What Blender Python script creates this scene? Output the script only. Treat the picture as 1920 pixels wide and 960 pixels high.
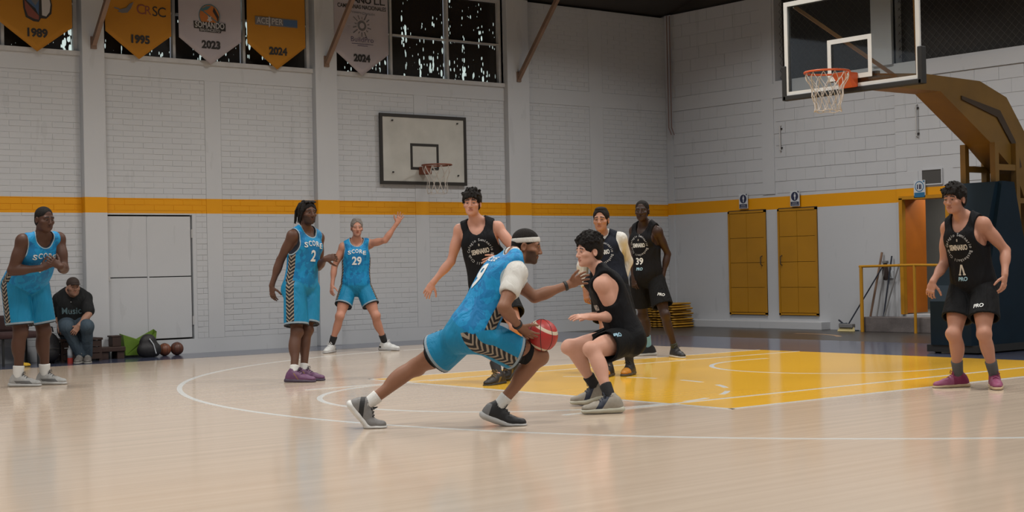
import bpy, bmesh, math, random
import numpy as np
from mathutils import Vector, Matrix
from mathutils.bvhtree import BVHTree

for o in list(bpy.data.objects):
    bpy.data.objects.remove(o, do_unlink=True)
SC = bpy.context.scene
COL = SC.collection
V3 = lambda *a: np.array(a, float)

# ------------------------------------------------------------------ camera
FPX = 2827.64                      # focal length in pixels of the 1920x960 frame
YAW, PITCH, ROLL = math.radians(51.174), math.radians(0.386), math.radians(-1.201)
CAM = V3(-14.1488, -10.265, 1.1063)
_fw = V3(math.cos(PITCH)*math.cos(YAW), math.cos(PITCH)*math.sin(YAW), math.sin(PITCH))
_r = V3(math.sin(YAW), -math.cos(YAW), 0.0)
_u = np.cross(_r, _fw)
CR = math.cos(ROLL)*_r + math.sin(ROLL)*_u
CU = -math.sin(ROLL)*_r + math.cos(ROLL)*_u
CF = _fw
cd = bpy.data.cameras.new('camera')
cam = bpy.data.objects.new('camera', cd)
COL.objects.link(cam)
m = Matrix.Identity(4)
for i in range(3):
    m[i][0], m[i][1], m[i][2], m[i][3] = CR[i], CU[i], -CF[i], CAM[i]
cam.matrix_world = m
cd.sensor_fit = 'HORIZONTAL'
cd.sensor_width = 36.0
cd.lens = 36.0*FPX/1920.0
cd.clip_end = 200
SC.camera = cam

# ------------------------------------------------------------------ world, lamps, exposure
w = bpy.data.worlds.new('world'); SC.world = w; w.use_nodes = True
w.node_tree.nodes['Background'].inputs[0].default_value = (0.70, 0.76, 0.86, 1)
w.node_tree.nodes['Background'].inputs[1].default_value = 0.27
SC.view_settings.view_transform = 'Standard'
SC.view_settings.look = 'None'
SC.view_settings.exposure = 0.0
SC.view_settings.gamma = 1.0
SC.view_settings.use_curve_mapping = False
def lamp(name, loc, size, power, color):
    l = bpy.data.lights.new(name, 'AREA'); l.shape = 'RECTANGLE'
    l.size, l.size_y = size; l.energy = power; l.color = color
    l.spread = math.radians(145)
    o = bpy.data.objects.new(name, l); o.location = loc; COL.objects.link(o)
    return o
for lx in (-13.6, -8.6, -3.6, 1.4):
    for ly in (-8.0, -3.6, 0.8, 4.8):
        lamp('high_bay_lamp', (lx, ly, 5.9), (1.4, 0.7), 118, (1.0, 0.965, 0.92))

pl = bpy.data.lights.new('passage_lamp', 'AREA'); pl.size = 0.6; pl.energy = 22; pl.color = (1.0, 0.95, 0.88)
plo = bpy.data.objects.new('passage_lamp', pl); plo.location = (5.7, 3.3, 2.45); COL.objects.link(plo)

# pixel -> point on a plane of the place
def ray(x, y): return (x-960)/FPX*CR + (480-y)/FPX*CU + CF
def az(x, y, z=0.0): d = ray(x, y); return CAM + d*(z-CAM[2])/d[2]
def ay(x, y, Y): d = ray(x, y); return CAM + d*(Y-CAM[1])/d[1]
def ax(x, y, X): d = ray(x, y); return CAM + d*(X-CAM[0])/d[0]
def cvec(r, u, f):
    v = r*CR + u*CU + f*CF
    return v/np.linalg.norm(v)

# ------------------------------------------------------------------ materials
MATS = {}
def lin(c):
    return tuple(((v/255)/12.92 if v/255 <= 0.04045 else ((v/255+0.055)/1.055)**2.4) for v in c)
def mat(name, col, rough=0.6, spec=0.5, metal=0.0, var=0.0, vscale=6.0, bump=0.0, bscale=40.0, coat=0.0, stretch=None):
    """plain procedural surface: colour with noise variation and fine relief"""
    if name in MATS: return MATS[name]
    M = bpy.data.materials.new(name); M.use_nodes = True
    nt = M.node_tree; b = nt.nodes['Principled BSDF']
    b.inputs['Base Color'].default_value = (*col, 1)
    b.inputs['Roughness'].default_value = rough
    b.inputs['Specular IOR Level'].default_value = spec
    b.inputs['Metallic'].default_value = metal
    if coat: b.inputs['Coat Weight'].default_value = coat
    if var or bump:
        g = nt.nodes.new('ShaderNodeNewGeometry')
        src = g.outputs['Position']
        if stretch:
            mp = nt.nodes.new('ShaderNodeMapping'); mp.inputs['Scale'].default_value = stretch
            nt.links.new(src, mp.inputs[0]); src = mp.outputs[0]
        if var:
            n = nt.nodes.new('ShaderNodeTexNoise'); n.inputs['Scale'].default_value = vscale
            n.inputs['Detail'].default_value = 5
            nt.links.new(src, n.inputs['Vector'])
            r = nt.nodes.new('ShaderNodeMapRange')
            r.inputs[1].default_value = 0.3; r.inputs[2].default_value = 0.7
            r.inputs[3].default_value = 1-var; r.inputs[4].default_value = 1+var
            nt.links.new(n.outputs[0], r.inputs[0])
            mx = nt.nodes.new('ShaderNodeMix'); mx.data_type = 'RGBA'; mx.blend_type = 'MULTIPLY'
            mx.inputs[0].default_value = 1; mx.inputs[6].default_value = (*col, 1)
            nt.links.new(r.outputs[0], mx.inputs[7])
            nt.links.new(mx.outputs[2], b.inputs['Base Color'])
        if bump:
            n2 = nt.nodes.new('ShaderNodeTexNoise'); n2.inputs['Scale'].default_value = bscale
            n2.inputs['Detail'].default_value = 3
            nt.links.new(src, n2.inputs['Vector'])
            bp = nt.nodes.new('ShaderNodeBump'); bp.inputs['Strength'].default_value = bump
            bp.inputs['Distance'].default_value = 0.01
            nt.links.new(n2.outputs[0], bp.inputs['Height'])
            nt.links.new(bp.outputs[0], b.inputs['Normal'])
    MATS[name] = M
    return M

class NT:
    """small node-graph helper"""
    def __init__(s, M): s.t = M.node_tree; s.b = s.t.nodes['Principled BSDF']
    def n(s, k, **kw):
        x = s.t.nodes.new(k)
        for a, v in kw.items(): setattr(x, a, v)
        return x
    def put(s, sock, v):
        if isinstance(v, bpy.types.NodeSocket): s.t.links.new(v, sock)
        else: sock.default_value = v
    def math(s, op, a, b=0.0, c=None):
        x = s.n('ShaderNodeMath', operation=op); s.put(x.inputs[0], a); s.put(x.inputs[1], b)
        if c is not None: s.put(x.inputs[2], c)
        return x.outputs[0]
    def mix(s, f, a, b, blend='MIX'):
        x = s.n('ShaderNodeMix', data_type='RGBA', blend_type=blend)
        s.put(x.inputs[0], f)
        s.put(x.inputs[6], a if isinstance(a, bpy.types.NodeSocket) else (*a, 1))
        s.put(x.inputs[7], b if isinstance(b, bpy.types.NodeSocket) else (*b, 1))
        return x.outputs[2]
    def noise(s, vec, scale, detail=4, dist=0.0):
        x = s.n('ShaderNodeTexNoise'); x.inputs['Scale'].default_value = scale
        x.inputs['Detail'].default_value = detail; x.inputs['Distortion'].default_value = dist
        if vec is not None: s.put(x.inputs['Vector'], vec)
        return x.outputs[0]
    def attr(s, name): return s.n('ShaderNodeAttribute', attribute_name=name)
    def sep(s, v):
        x = s.n('ShaderNodeSeparateXYZ'); s.put(x.inputs[0], v); return x.outputs
    def scale(s, v, sc):
        x = s.n('ShaderNodeMapping'); s.put(x.inputs[0], v); x.inputs['Scale'].default_value = sc; return x.outputs[0]
    def pos(s): return s.n('ShaderNodeNewGeometry').outputs['Position']
    def obj(s): return s.n('ShaderNodeTexCoord').outputs['Object']
    def col(s, v): s.put(s.b.inputs['Base Color'], v if isinstance(v, bpy.types.NodeSocket) else tuple(v)[:3]+(1,))
    def bump(s, h, st=0.3, d=0.01):
        x = s.n('ShaderNodeBump'); x.inputs['Strength'].default_value = st; x.inputs['Distance'].default_value = d
        s.put(x.inputs['Height'], h); s.put(s.b.inputs['Normal'], x.outputs[0])
def newmat(name, rough=0.6, spec=0.5):
    M = bpy.data.materials.new(name); M.use_nodes = True; MATS[name] = M
    M.node_tree.nodes['Principled BSDF'].inputs['Roughness'].default_value = rough
    M.node_tree.nodes['Principled BSDF'].inputs['Specular IOR Level'].default_value = spec
    return M, NT(M)

# ------------------------------------------------------------------ object helpers
def tag(o, label=None, cat=None, group=None, kind=None):
    if label: o['label'] = label
    if cat: o['category'] = cat
    if group: o['group'] = group
    if kind: o['kind'] = kind
    return o
def thing(name, loc, label, cat, group=None):
    o = bpy.data.objects.new(name, None); o.location = tuple(loc); o.empty_display_size = 0.1
    COL.objects.link(o); tag(o, label, cat, group); return o
def link(name, me, material, parent=None):
    o = bpy.data.objects.new(name, me); COL.objects.link(o)
    if material is not None and not me.materials: me.materials.append(material)
    if parent is not None:
        o.parent = parent
        base = V3(0, 0, 0); p = parent
        while p is not None: base += np.array(p.location); p = p.parent
        o.location = tuple(-base)            # mesh data is kept in world coordinates
    return o
class MB:
    """mesh builder in world coordinates"""
    def __init__(s): s.v = []; s.f = []
    def add(s, vs, fs):
        k = len(s.v); s.v += [tuple(map(float, p)) for p in vs]; s.f += [tuple(i+k for i in q) for q in fs]; return s
    def box(s, lo, hi):
        x0, y0, z0 = lo; x1, y1, z1 = hi
        return s.add([(x0,y0,z0),(x1,y0,z0),(x1,y1,z0),(x0,y1,z0),(x0,y0,z1),(x1,y0,z1),(x1,y1,z1),(x0,y1,z1)],
                     [(0,3,2,1),(4,5,6,7),(0,1,5,4),(1,2,6,5),(2,3,7,6),(3,0,4,7)])
    def bevbox(s, lo, hi, b):
        bm = bmesh.new(); bmesh.ops.create_cube(bm, size=1)
        lo = np.array(lo, float); hi = np.array(hi, float)
        for v in bm.verts: v.co = Vector((lo+hi)/2 + np.array(v.co)*(hi-lo))
        bmesh.ops.bevel(bm, geom=list(bm.edges), offset=b, segments=2, profile=0.6, affect='EDGES')
        return s.bm(bm)
    def bm(s, bm):
        bm.verts.index_update(); s.add([v.co for v in bm.verts], [[v.index for v in f.verts] for f in bm.faces]); bm.free(); return s
    def tube(s, pts, r, n=8, closed=False, cap=True):
        pts = [np.array(p, float) for p in pts]; N = len(pts)
        rs = r if hasattr(r, '__len__') else [r]*N
        vs = []; fs = []; prev = None
        for i, p in enumerate(pts):
            a = pts[(i-1) % N] if (closed or i > 0) else p
            b = pts[(i+1) % N] if (closed or i < N-1) else p
            d = b-a; d = d/(np.linalg.norm(d)+1e-12)
            if prev is None:
                q = V3(0, 0, 1) if abs(d[2]) < 0.9 else V3(1, 0, 0)
                e1 = np.cross(d, q)
            else: e1 = prev - d*(prev@d)
            e1 /= np.linalg.norm(e1); prev = e1; e2 = np.cross(d, e1)
            for k in range(n):
                t = 2*math.pi*k/n; vs.append(p + rs[i]*(math.cos(t)*e1+math.sin(t)*e2))
        for i in range(N if closed else N-1):
            for k in range(n):
                j = (i+1) % N
                fs.append((i*n+k, i*n+(k+1) % n, j*n+(k+1) % n, j*n+k))
        if cap and not closed:
            fs.append(tuple(range(n))[::-1]); fs.append(tuple((N-1)*n+k for k in range(n)))
        return s.add(vs, fs)
    def beam(s, a, b, w, h, up=(0, 0, 1)):
        a = np.array(a, float); b = np.array(b, float); d = b-a; d /= np.linalg.norm(d)
        e = np.cross(d, up); e /= np.linalg.norm(e); q = np.cross(e, d)
        vs = [p + sx*e*w/2 + sy*q*h/2 for p in (a, b) for sx, sy in ((-1,-1),(1,-1),(1,1),(-1,1))]
        return s.add(vs, [(3,2,1,0),(4,5,6,7),(0,1,5,4),(1,2,6,5),(2,3,7,6),(3,0,4,7)])
    def prism(s, poly, axis, lo, hi):
        """extrude a 2-D outline along x or y or z"""
        n = len(poly); vs = []
        for t in (lo, hi):
            for a, b in poly:
                vs.append({'x': (t, a, b), 'y': (a, t, b), 'z': (a, b, t)}[axis])
        fs = [tuple(range(n))[::-1], tuple(range(n, 2*n))] + [(i, (i+1) % n, n+(i+1) % n, n+i) for i in range(n)]
        return s.add(vs, fs)
    def mesh(s, name, smooth=False):
        me = bpy.data.meshes.new(name); me.from_pydata(s.v, [], s.f)
        bm = bmesh.new(); bm.from_mesh(me); bmesh.ops.recalc_face_normals(bm, faces=bm.faces); bm.to_mesh(me); bm.free()
        if smooth: me.shade_smooth()
        me.update(); return me
    def obj(s, name, material, parent=None, smooth=False): return link(name, s.mesh(name, smooth), material, parent)
def struct(o, label=None): o['kind'] = 'structure'; (label and o.__setitem__('label', label)); return o

def text_mesh(body, size, bold=0.0, font_shear=0.0, space=1.0):
    """2-D lettering as a flat mesh (numpy verts (n,2), faces), centred"""
    cu = bpy.data.curves.new('lettering', 'FONT'); cu.body = body; cu.size = size; cu.offset = bold*size
    cu.align_x = 'CENTER'; cu.align_y = 'CENTER'; cu.shear = font_shear; cu.space_character = space; cu.resolution_u = 3
    o = bpy.data.objects.new('lettering', cu); COL.objects.link(o)
    dg = bpy.context.evaluated_depsgraph_get(); dg.update()
    me = bpy.data.meshes.new_from_object(o.evaluated_get(dg))
    v = np.array([tuple(x.co)[:2] for x in me.vertices]); f = [tuple(p.vertices) for p in me.polygons]
    bpy.data.objects.remove(o, do_unlink=True); bpy.data.curves.remove(cu); bpy.data.meshes.remove(me)
    return v, f
def flat_text(name, body, size, c, right, up, material, parent, bold=0.02, off=0.0, space=1.0, width=None):
    v, f = text_mesh(body, size, bold, space=space)
    if width: v[:, 0] *= width/(v[:, 0].max()-v[:, 0].min())
    c = np.array(c, float); right = np.array(right, float); up = np.array(up, float); n = np.cross(right, up)
    P = c + v[:, :1]*right + v[:, 1:2]*up + n*off
    me = bpy.data.meshes.new(name); me.from_pydata([tuple(p) for p in P], [], f); me.update()
    return link(name, me, material, parent)
# ------------------------------------------------------------------ setting: dimensions (metres)
YW, XW, ZTOP = 8.70, 4.70, 5.42           # back wall plane, right wall plane, wall top
SIDE = 7.58                               # inner edge of the far sideline
rnd = random.Random(5)

# court floor: light maple strip boards under gloss varnish
M, n = newmat('maple_floor', 0.24, 0.5)
P = n.pos(); st = n.noise(n.scale(P, (0.35, 14, 1)), 1.0, 6)
st2 = n.noise(n.scale(P, (1.2, 40, 1)), 1.0, 3); big = n.noise(P, 0.5, 3)
c = n.mix(n.math('MULTIPLY', st, 1.0), (0.46, 0.365, 0.275), (0.64, 0.53, 0.42))
c = n.mix(n.math('MULTIPLY', st2, 0.5), c, (0.55, 0.445, 0.345))
c = n.mix(n.math('MULTIPLY', big, 0.3), c, (0.51, 0.405, 0.31))
n.col(c)
n.put(n.b.inputs['Roughness'], n.math('MULTIPLY_ADD', st, 0.10, 0.09))
M_FLOOR = M
def paint(name, col, rough=0.13, a=0.12):
    M, n = newmat(name, rough, 0.5); s = n.noise(n.scale(n.pos(), (0.5, 18, 1)), 1.0, 5)
    n.col(n.mix(s, tuple(v*(1-a) for v in col), tuple(v*(1+a) for v in col))); return M
M_KEY = paint('key_yellow_paint', (0.84, 0.475, 0.04))
M_LINE = paint('pale_line_paint', (0.66, 0.67, 0.65), 0.15, 0.06)
M_KLINE = paint('key_line_paint', (0.74, 0.57, 0.24), 0.25, 0.06)
M_BLUE = paint('border_blue_paint', (0.058, 0.066, 0.105), 0.14)
M_DARK = paint('outer_dark_floor', (0.034, 0.029, 0.026), 0.3)

floor = struct(MB().box((-30, -20, -0.1), (7, 9, 0)).obj('floor', M_FLOOR))
def flat(name, polys, z, material):
    b = MB()
    for q in polys:
        k = len(q); b.add([(x, y, 0.0) for x, y in q]+[(x, y, z) for x, y in q],
                          [tuple(range(k))[::-1], tuple(range(k, 2*k))]+[(i, (i+1) % k, k+(i+1) % k, k+i) for i in range(k)])
    return b.obj(name, material, floor)
def ring(cx, cy, r0, r1, a0, a1, nseg):
    out = []
    for i in range(nseg):
        t0 = math.radians(a0+(a1-a0)*i/nseg); t1 = math.radians(a0+(a1-a0)*(i+1)/nseg)
        out.append([(cx+r0*math.cos(t0), cy+r0*math.sin(t0)), (cx+r1*math.cos(t0), cy+r1*math.sin(t0)),
                    (cx+r1*math.cos(t1), cy+r1*math.sin(t1)), (cx+r0*math.cos(t1), cy+r0*math.sin(t1))])
    return out
rect = lambda x0, x1, y0, y1: [(x0, y0), (x1, y0), (x1, y1), (x0, y1)]
flat('sideline_border', [rect(-30, 0, SIDE, 8.9)], 0.001, M_BLUE)
flat('baseline_border', [rect(0, 2.15, -20, 8.9)], 0.001, M_BLUE)
flat('outer_floor', [rect(2.15, 7, -20, 8.9)], 0.001, M_DARK)
flat('key_area', [rect(-5.78, 0, -2.45, 2.45)], 0.0015, M_KEY)
flat('lane_line', [rect(-5.80, 0, -2.475, -2.43), rect(-5.80, 0, 2.43, 2.475), rect(-5.81, -5.765, -2.475, 2.475)], 0.0025, M_LINE)
HX = -1.575
flat('three_point_line', ring(HX, 0, 6.70, 6.75, 98, 262, 90), 0.002, M_LINE)
flat('three_point_straight', [rect(HX-0.95, 0, 6.55, 6.60), rect(HX-0.95, 0, -6.68, -6.63)], 0.002, M_LINE)
flat('free_throw_circle', ring(-5.79, 0, 1.75, 1.80, 90, 270, 48), 0.002, M_LINE)
flat('no_charge_arc', ring(HX, 0, 1.25, 1.30, 90, 270, 40)+[rect(HX, HX+0.4, 1.25, 1.30), rect(HX, HX+0.4, -1.30, -1.25)], 0.0025, M_LINE)
flat('old_lane_line', [rect(-6.9, 0, -1.85, -1.80), rect(-6.9, 0, 1.80, 1.85)], 0.003, M_LINE)
flat('free_throw_dash', sum([ring(-5.79, 0, 1.75, 1.80, a, a+11, 4) for a in range(-83, 80, 22)], []), 0.0025, M_LINE)
flat('outer_floor_arc', ring(2.2, 4.6, 1.22, 1.30, -50, 10, 16), 0.002, mat('tan_line_paint', lin((150, 120, 90)), 0.4))

# painted walls: white paint with the amber band at head height
def wall_mat(name, z0, z1, white=(0.50, 0.515, 0.535)):
    M, n = newmat(name, 0.55, 0.35); P = n.pos(); z = n.sep(P)[2]
    band = n.math('MULTIPLY', n.math('GREATER_THAN', z, z0), n.math('LESS_THAN', z, z1))
    g = n.noise(P, 1.3, 5); g2 = n.noise(n.scale(P, (6, 6, 1.2)), 1.0, 4)
    w_ = n.mix(n.math('MULTIPLY', g, 0.4), white, tuple(v*0.82 for v in white))
    w_ = n.mix(n.math('MULTIPLY', n.math('GREATER_THAN', g2, 0.66), 0.25), w_, tuple(v*0.72 for v in white))
    n.col(n.mix(band, w_, n.mix(g, (0.70, 0.305, 0.002), (0.62, 0.265, 0.002))))
    n.bump(n.noise(P, 60, 3), 0.12, 0.004); return M
M_WB = wall_mat('back_wall_paint', 1.925, 2.13)
M_WR = wall_mat('right_wall_paint', 1.945, 2.148, (0.48, 0.495, 0.52))
M_TRIM = mat('white_frame_paint', (0.45, 0.45, 0.45), 0.5, var=0.08, vscale=9)
M_NEARBLK = mat('dark_gap', (0.03, 0.027, 0.025), 0.8)  # near-black for door gaps and small dark fittings

# ---- back wall: mortar slab with openings, ring beam, pilasters, brick panels
D1 = (-5.85, -4.53, 0.20, 1.905)          # white hatch door opening
SILL = 4.02
BAYS = [(-12.5, -6.12), (-5.81, -2.57), (-2.20, 1.02), (1.47, XW)]
b = MB()
b.box((-12.5, YW+0.0105, 0), (D1[0], YW+0.3, SILL)); b.box((D1[1], YW+0.0105, 0), (XW+0.3, YW+0.3, SILL))
b.box((D1[0], YW+0.0105, D1[3]), (D1[1], YW+0.3, SILL)); b.box((D1[0], YW+0.0105, 0), (D1[1], YW+0.3, D1[2]))
b.box((1.02, YW+0.0105, SILL), (XW+0.3, YW+0.3, ZTOP))
wall_back = struct(b.obj('wall_back', M_WB))
MB().box((-12.5, YW, 3.77), (XW, YW+0.05, SILL)).obj('ring_beam', M_WB, wall_back)
b = MB()
for x0, x1 in ((-12.5, D1[0]), (D1[1], XW)): b.box((x0, YW+0.005, 0), (x1, YW+0.05, 0.2))
b.box((D1[0], YW+0.005, 0), (D1[1], YW+0.05, 0.2)); b.obj('plinth', M_WB, wall_back)
for x0, x1 in ((-6.12, -5.81), (-2.57, -2.20), (1.02, 1.47), (-9.4, -9.1)):
    MB().bevbox((x0, YW-0.10, 0), (x1, YW+0.3, ZTOP), 0.008).obj('pilaster', M_WB, wall_back)
for x0, x1, zt in ((-4.31, -4.07, 3.77), (-0.76, -0.51, 3.77), (2.86, 3.165, ZTOP), (-7.75, -7.5, 3.77)):
    MB().box((x0, YW+0.003, 0.2 if x0 < -5 or x0 > -4.5 else 0.2), (x1, YW+0.05, zt)).obj('mullion_pier', M_WB, wall_back)
panels = [(-9.1, -7.75), (-7.5, -6.12), (-5.81, -4.31), (-4.07, -2.57), (-2.20, -0.76), (-0.51, 1.02), (1.47, 2.86), (3.165, XW)]
CH, BL, JT = 0.0765, 0.285, 0.005
bricks = []
for px0, px1 in panels:
    zones = [(0.2, 3.77)] + ([(SILL, ZTOP)] if px0 > 1.4 else [])
    for z0, z1 in zones:
        r_ = 0; z = z0
        while z < z1-0.03:
            zt = min(z+CH, z1); x = px0 - (BL/2 if r_ % 2 else 0)
            while x < px1-0.02:
                a, e = max(x, px0), min(x+BL, px1); x += BL
                if zt > D1[2] and z < D1[3]+0.02 and e > D1[0]-0.05 and a < D1[1]+0.05:
                    if a >= D1[0]-0.05 and e <= D1[1]+0.05: continue
                    if a < D1[0]: e = min(e, D1[0]-0.05)
                    else: a = max(a, D1[1]+0.05)
                if e-a > 0.03: bricks.append((a, e, z, zt, rnd.uniform(-0.0015, 0.0015)))
            z += CH; r_ += 1
def brick_geo(b, a, e, z, zt, d, plane, axis):
    """one painted brick: bevelled front, no back"""
    j = JT/2; f = plane+0.006-d; q = plane+0.014; v = 0.003
    ju, vu = (0.0008, 0.001) if axis == 'x' else (j, v)      # big blocks show hardly any upright joints
    lo_u, hi_u, lo_z, hi_z = a+ju, e-ju, z+j, zt-j
    pts = [(lo_u, q, lo_z), (hi_u, q, lo_z), (hi_u, q, hi_z), (lo_u, q, hi_z),
           (lo_u+vu, f, lo_z+v), (hi_u-vu, f, lo_z+v), (hi_u-vu, f, hi_z-v), (lo_u+vu, f, hi_z-v)]
    if axis == 'x': pts = [(p[1], p[0], p[2]) for p in pts]
    b.add(pts, [(4, 5, 6, 7), (0, 1, 5, 4), (1, 2, 6, 5), (2, 3, 7, 6), (3, 0, 4, 7)])
def pick(cands, wall):
    def key(k):
        a, e, z, zt, d = k; c = V3((a+e)/2, YW, (z+zt)/2) if wall == 'b' else V3(XW, (a+e)/2, (z+zt)/2)
        q = c-CAM; dep = q@CF; u = FPX*(q@CR)/dep; v = 480-FPX*(q@CU)/dep
        full = (e-a) > (BL-0.01 if wall == 'b' else 0.37) and (zt-z) > (CH-0.002 if wall == 'b' else 0.18)
        return (0 if (full and 0 < u < 1920 and 0 < v < 660) else 1, dep)
    return sorted(cands, key=key)
order = pick(bricks, 'b')
bb = MB(); brick_geo(bb, -BL/2, BL/2, -CH/2, CH/2, 0, 0, 'y'); me_brick = bb.mesh('brick'); me_brick.materials.append(M_WB)
for a, e, z, zt, d in order[:300]:
    o = bpy.data.objects.new('brick', me_brick); COL.objects.link(o); o.parent = wall_back
    o.location = ((a+e)/2, YW-d, (z+zt)/2)
b = MB()
for a, e, z, zt, d in order[300:]: brick_geo(b, a, e, z, zt, d, YW, 'y')
tag(b.obj('brickwork', M_WB, wall_back), kind='stuff')

# windows of the back wall: painted steel bars, dark panes pricked by daylight
M, n = newmat('dark_pane_with_daylight_pricks', 0.25, 0.5)
P = n.pos(); x, y, z = n.sep(P)
vo = n.n('ShaderNodeTexVoronoi', feature='F1'); vo.inputs['Randomness'].default_value = 1.0
n.put(vo.inputs['Vector'], n.scale(P, (26, 26, 9))); vo.inputs['Scale'].default_value = 1.0
strk = n.noise(n.scale(P, (15, 15, 0.5)), 1.0, 3)
cl = n.noise(n.scale(P, (2.5, 2.5, 1.6)), 1.0, 2)
low = n.n('ShaderNodeMapRange'); n.put(low.inputs[0], z); low.inputs[1].default_value = 4.0; low.inputs[2].default_value = 5.3
low.inputs[3].default_value = 0.22; low.inputs[4].default_value = -0.04
th = n.math('ADD', n.math('MULTIPLY', n.math('SUBTRACT', n.math('ADD', strk, cl), 1.03), 1.9), low.outputs[0])
dot = n.math('LESS_THAN', vo.outputs['Distance'], th)
n.col((0.018, 0.015, 0.012, 1))
n.put(n.b.inputs['Emission Color'], (0.80, 0.95, 0.90, 1))
n.put(n.b.inputs['Emission Strength'], n.math('MULTIPLY', dot, n.math('MULTIPLY_ADD', cl, 1.6, -0.3)))
M_PANE = M
M_PANED = mat('dark_screen', (0.02, 0.018, 0.016), 0.6, var=0.2, vscale=3)
wn = 0
def window_back(x0, x1, cols):
    global wn; wn += 1
    fr = MB()
    fr.box((x0, YW-0.03, SILL-0.03), (x1, YW+0.16, SILL+0.03))
    fr.box((x0, YW+0.06, ZTOP-0.06), (x1, YW+0.12, ZTOP))
    fr.box((x0, YW+0.06, SILL+0.03), (x0+0.05, YW+0.12, ZTOP-0.06)); fr.box((x1-0.05, YW+0.06, SILL+0.03), (x1, YW+0.12, ZTOP-0.06))
    win = struct(fr.obj('window_%d' % wn, M_TRIM))
    xs = [x0+(x1-x0)*i/cols for i in range(cols+1)]
    for q in xs[1:-1]:
        MB().box((q-0.02, YW+0.05, SILL+0.03), (q+0.02, YW+0.12, ZTOP-0.06)).obj('mullion', M_TRIM, win)
    for i in range(cols):
        MB().box((xs[i]+0.03, YW+0.05, 4.665), (xs[i+1]-0.03, YW+0.115, 4.69)).obj('transom', M_TRIM, win)
        for za, zb in ((SILL+0.03, 4.665), (4.69, ZTOP-0.06)):
            MB().box((xs[i]+0.03, YW+0.122, za), (xs[i+1]-0.03, YW+0.13, zb)).obj('pane', M_PANE, win)
window_back(-9.1, -6.12, 3); window_back(-5.81, -2.57, 3); window_back(-2.20, 1.02, 3)

# white sheet-metal hatch door
d1 = struct(MB().box((D1[0], YW+0.10, D1[2]), (D1[1], YW+0.14, D1[3])).obj('door_1', M_NEARBLK))
dx = (D1[0]+D1[1])/2; dz = 1.06
for x0, x1 in ((D1[0]+0.012, dx-0.004), (dx+0.004, D1[1]-0.02)):
    for z0, z1 in ((D1[2]+0.02, dz-0.006), (dz+0.006, D1[3]-0.02)):
        MB().bevbox((x0, YW+0.03, z0), (x1, YW+0.11, z1), 0.006).obj('panel', M_WB, d1)
MB().box((dx-0.012, YW+0.022, D1[2]+0.03), (dx+0.012, YW+0.04, D1[3]-0.03)).obj('rib', M_WB, d1)
MB().bevbox((D1[0]-0.03, YW-0.02, dz-0.05), (D1[0]+0.10, YW+0.0105, dz+0.04), 0.01).obj('latch', M_TRIM, d1)
for z in (0.45, 1.65): MB().tube([(D1[1]-0.005, YW+0.02, z-0.06), (D1[1]-0.005, YW+0.02, z+0.06)], 0.014).obj('hinge', M_TRIM, d1)

# ---- right wall with doors, doorway and high screened openings
DW = (2.86, 3.74, 0.26, 2.0)              # open doorway (y0,y1,z0,z1)
OP = [(4.22, 6.20, 4.04, 5.60), (-6.0, 3.84, 4.04, 5.60)]
DOORS = [(6.455, 7.285, 0.21, 1.96), (5.38, 6.19, 0.21, 1.96)]
ZR = 5.46
b = MB()
def rw(y0, y1, z0, z1, x=XW): b.box((x, y0, z0), (XW+0.25, y1, z1))
rw(6.20, 8.95, 0, ZR); rw(3.84, 4.22, 4.04, ZR)
rw(3.80, 6.20, 0, 4.04); rw(DW[1], 3.80, 0, 4.04, XW-0.06); rw(-9, DW[0], 0, 4.04, XW-0.06); rw(DW[0], DW[1], DW[3], 4.04, XW-0.06); rw(DW[0], DW[1], 0, DW[2], XW-0.06)
wall_right = struct(b.obj('wall_right', M_WR))
MB().box((XW-0.02, 3.8, 3.76), (XW+0.03, YW, 4.0)).obj('ring_beam', M_WR, wall_right)
MB().box((XW-0.09, -9, 3.80), (XW-0.03, 3.8, 4.0)).obj('ring_beam', M_WR, wall_right)
MB().box((XW-0.05, 3.84, 4.04), (XW+0.05, 4.22, ZR)).obj('pier', M_WR, wall_right)
MB().box((XW-0.018, 6.24, 2.2), (XW+0.02, 6.50, ZR)).obj('pilaster', M_WR, wall_right)
MB().box((XW-0.03, 8.56, 0), (XW+0.02, YW, ZR)).obj('pilaster', M_WR, wall_right)
blocks = []
for y0, y1, z0, z1 in ((6.50, 8.56, 2.2, 3.76), (3.80, 6.24, 2.2, 3.76), (6.50, 8.56, 4.0, ZR), (-3.0, 3.80, 2.2, 3.80)):
    k = round((z1-z0)/0.195); hh = (z1-z0)/k
    for r_ in range(k):
        y = y0 - (0.2 if r_ % 2 else 0)
        while y < y1-0.03:
            a, e = max(y, y0), min(y+0.40, y1); y += 0.40
            if y1 < 3.9 and e > 2.96 and a < 3.34 and z0+hh*r_ < 2.42: continue
            if e-a > 0.04: blocks.append((a, e, z0+hh*r_, z0+hh*(r_+1), rnd.uniform(-0.002, 0.002)))
rest = MB(); shared = {}
vis = sorted(blocks, key=lambda k: abs((k[0]+k[1])/2-4.5))
for i, (a, e, z, zt, d) in enumerate(vis):
    off = -0.06 if e <= 3.801 else 0.0
    if i < 290:
        key = (round(e-a, 3), round(zt-z, 3))
        if key not in shared:
            q = MB(); brick_geo(q, -(e-a)/2, (e-a)/2, -(zt-z)/2, (zt-z)/2, 0.0125, 0, 'x'); shared[key] = q.mesh('block'); shared[key].materials.append(M_WR)
        o = bpy.data.objects.new('block', shared[key]); COL.objects.link(o); o.parent = wall_right
        o.location = (XW+off-d, (a+e)/2, (z+zt)/2)
    else: brick_geo(rest, a, e, z, zt, d+0.0125, XW+off, 'x')
if rest.v: tag(rest.obj('blockwork', M_WR, wall_right), kind='stuff')

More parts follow.
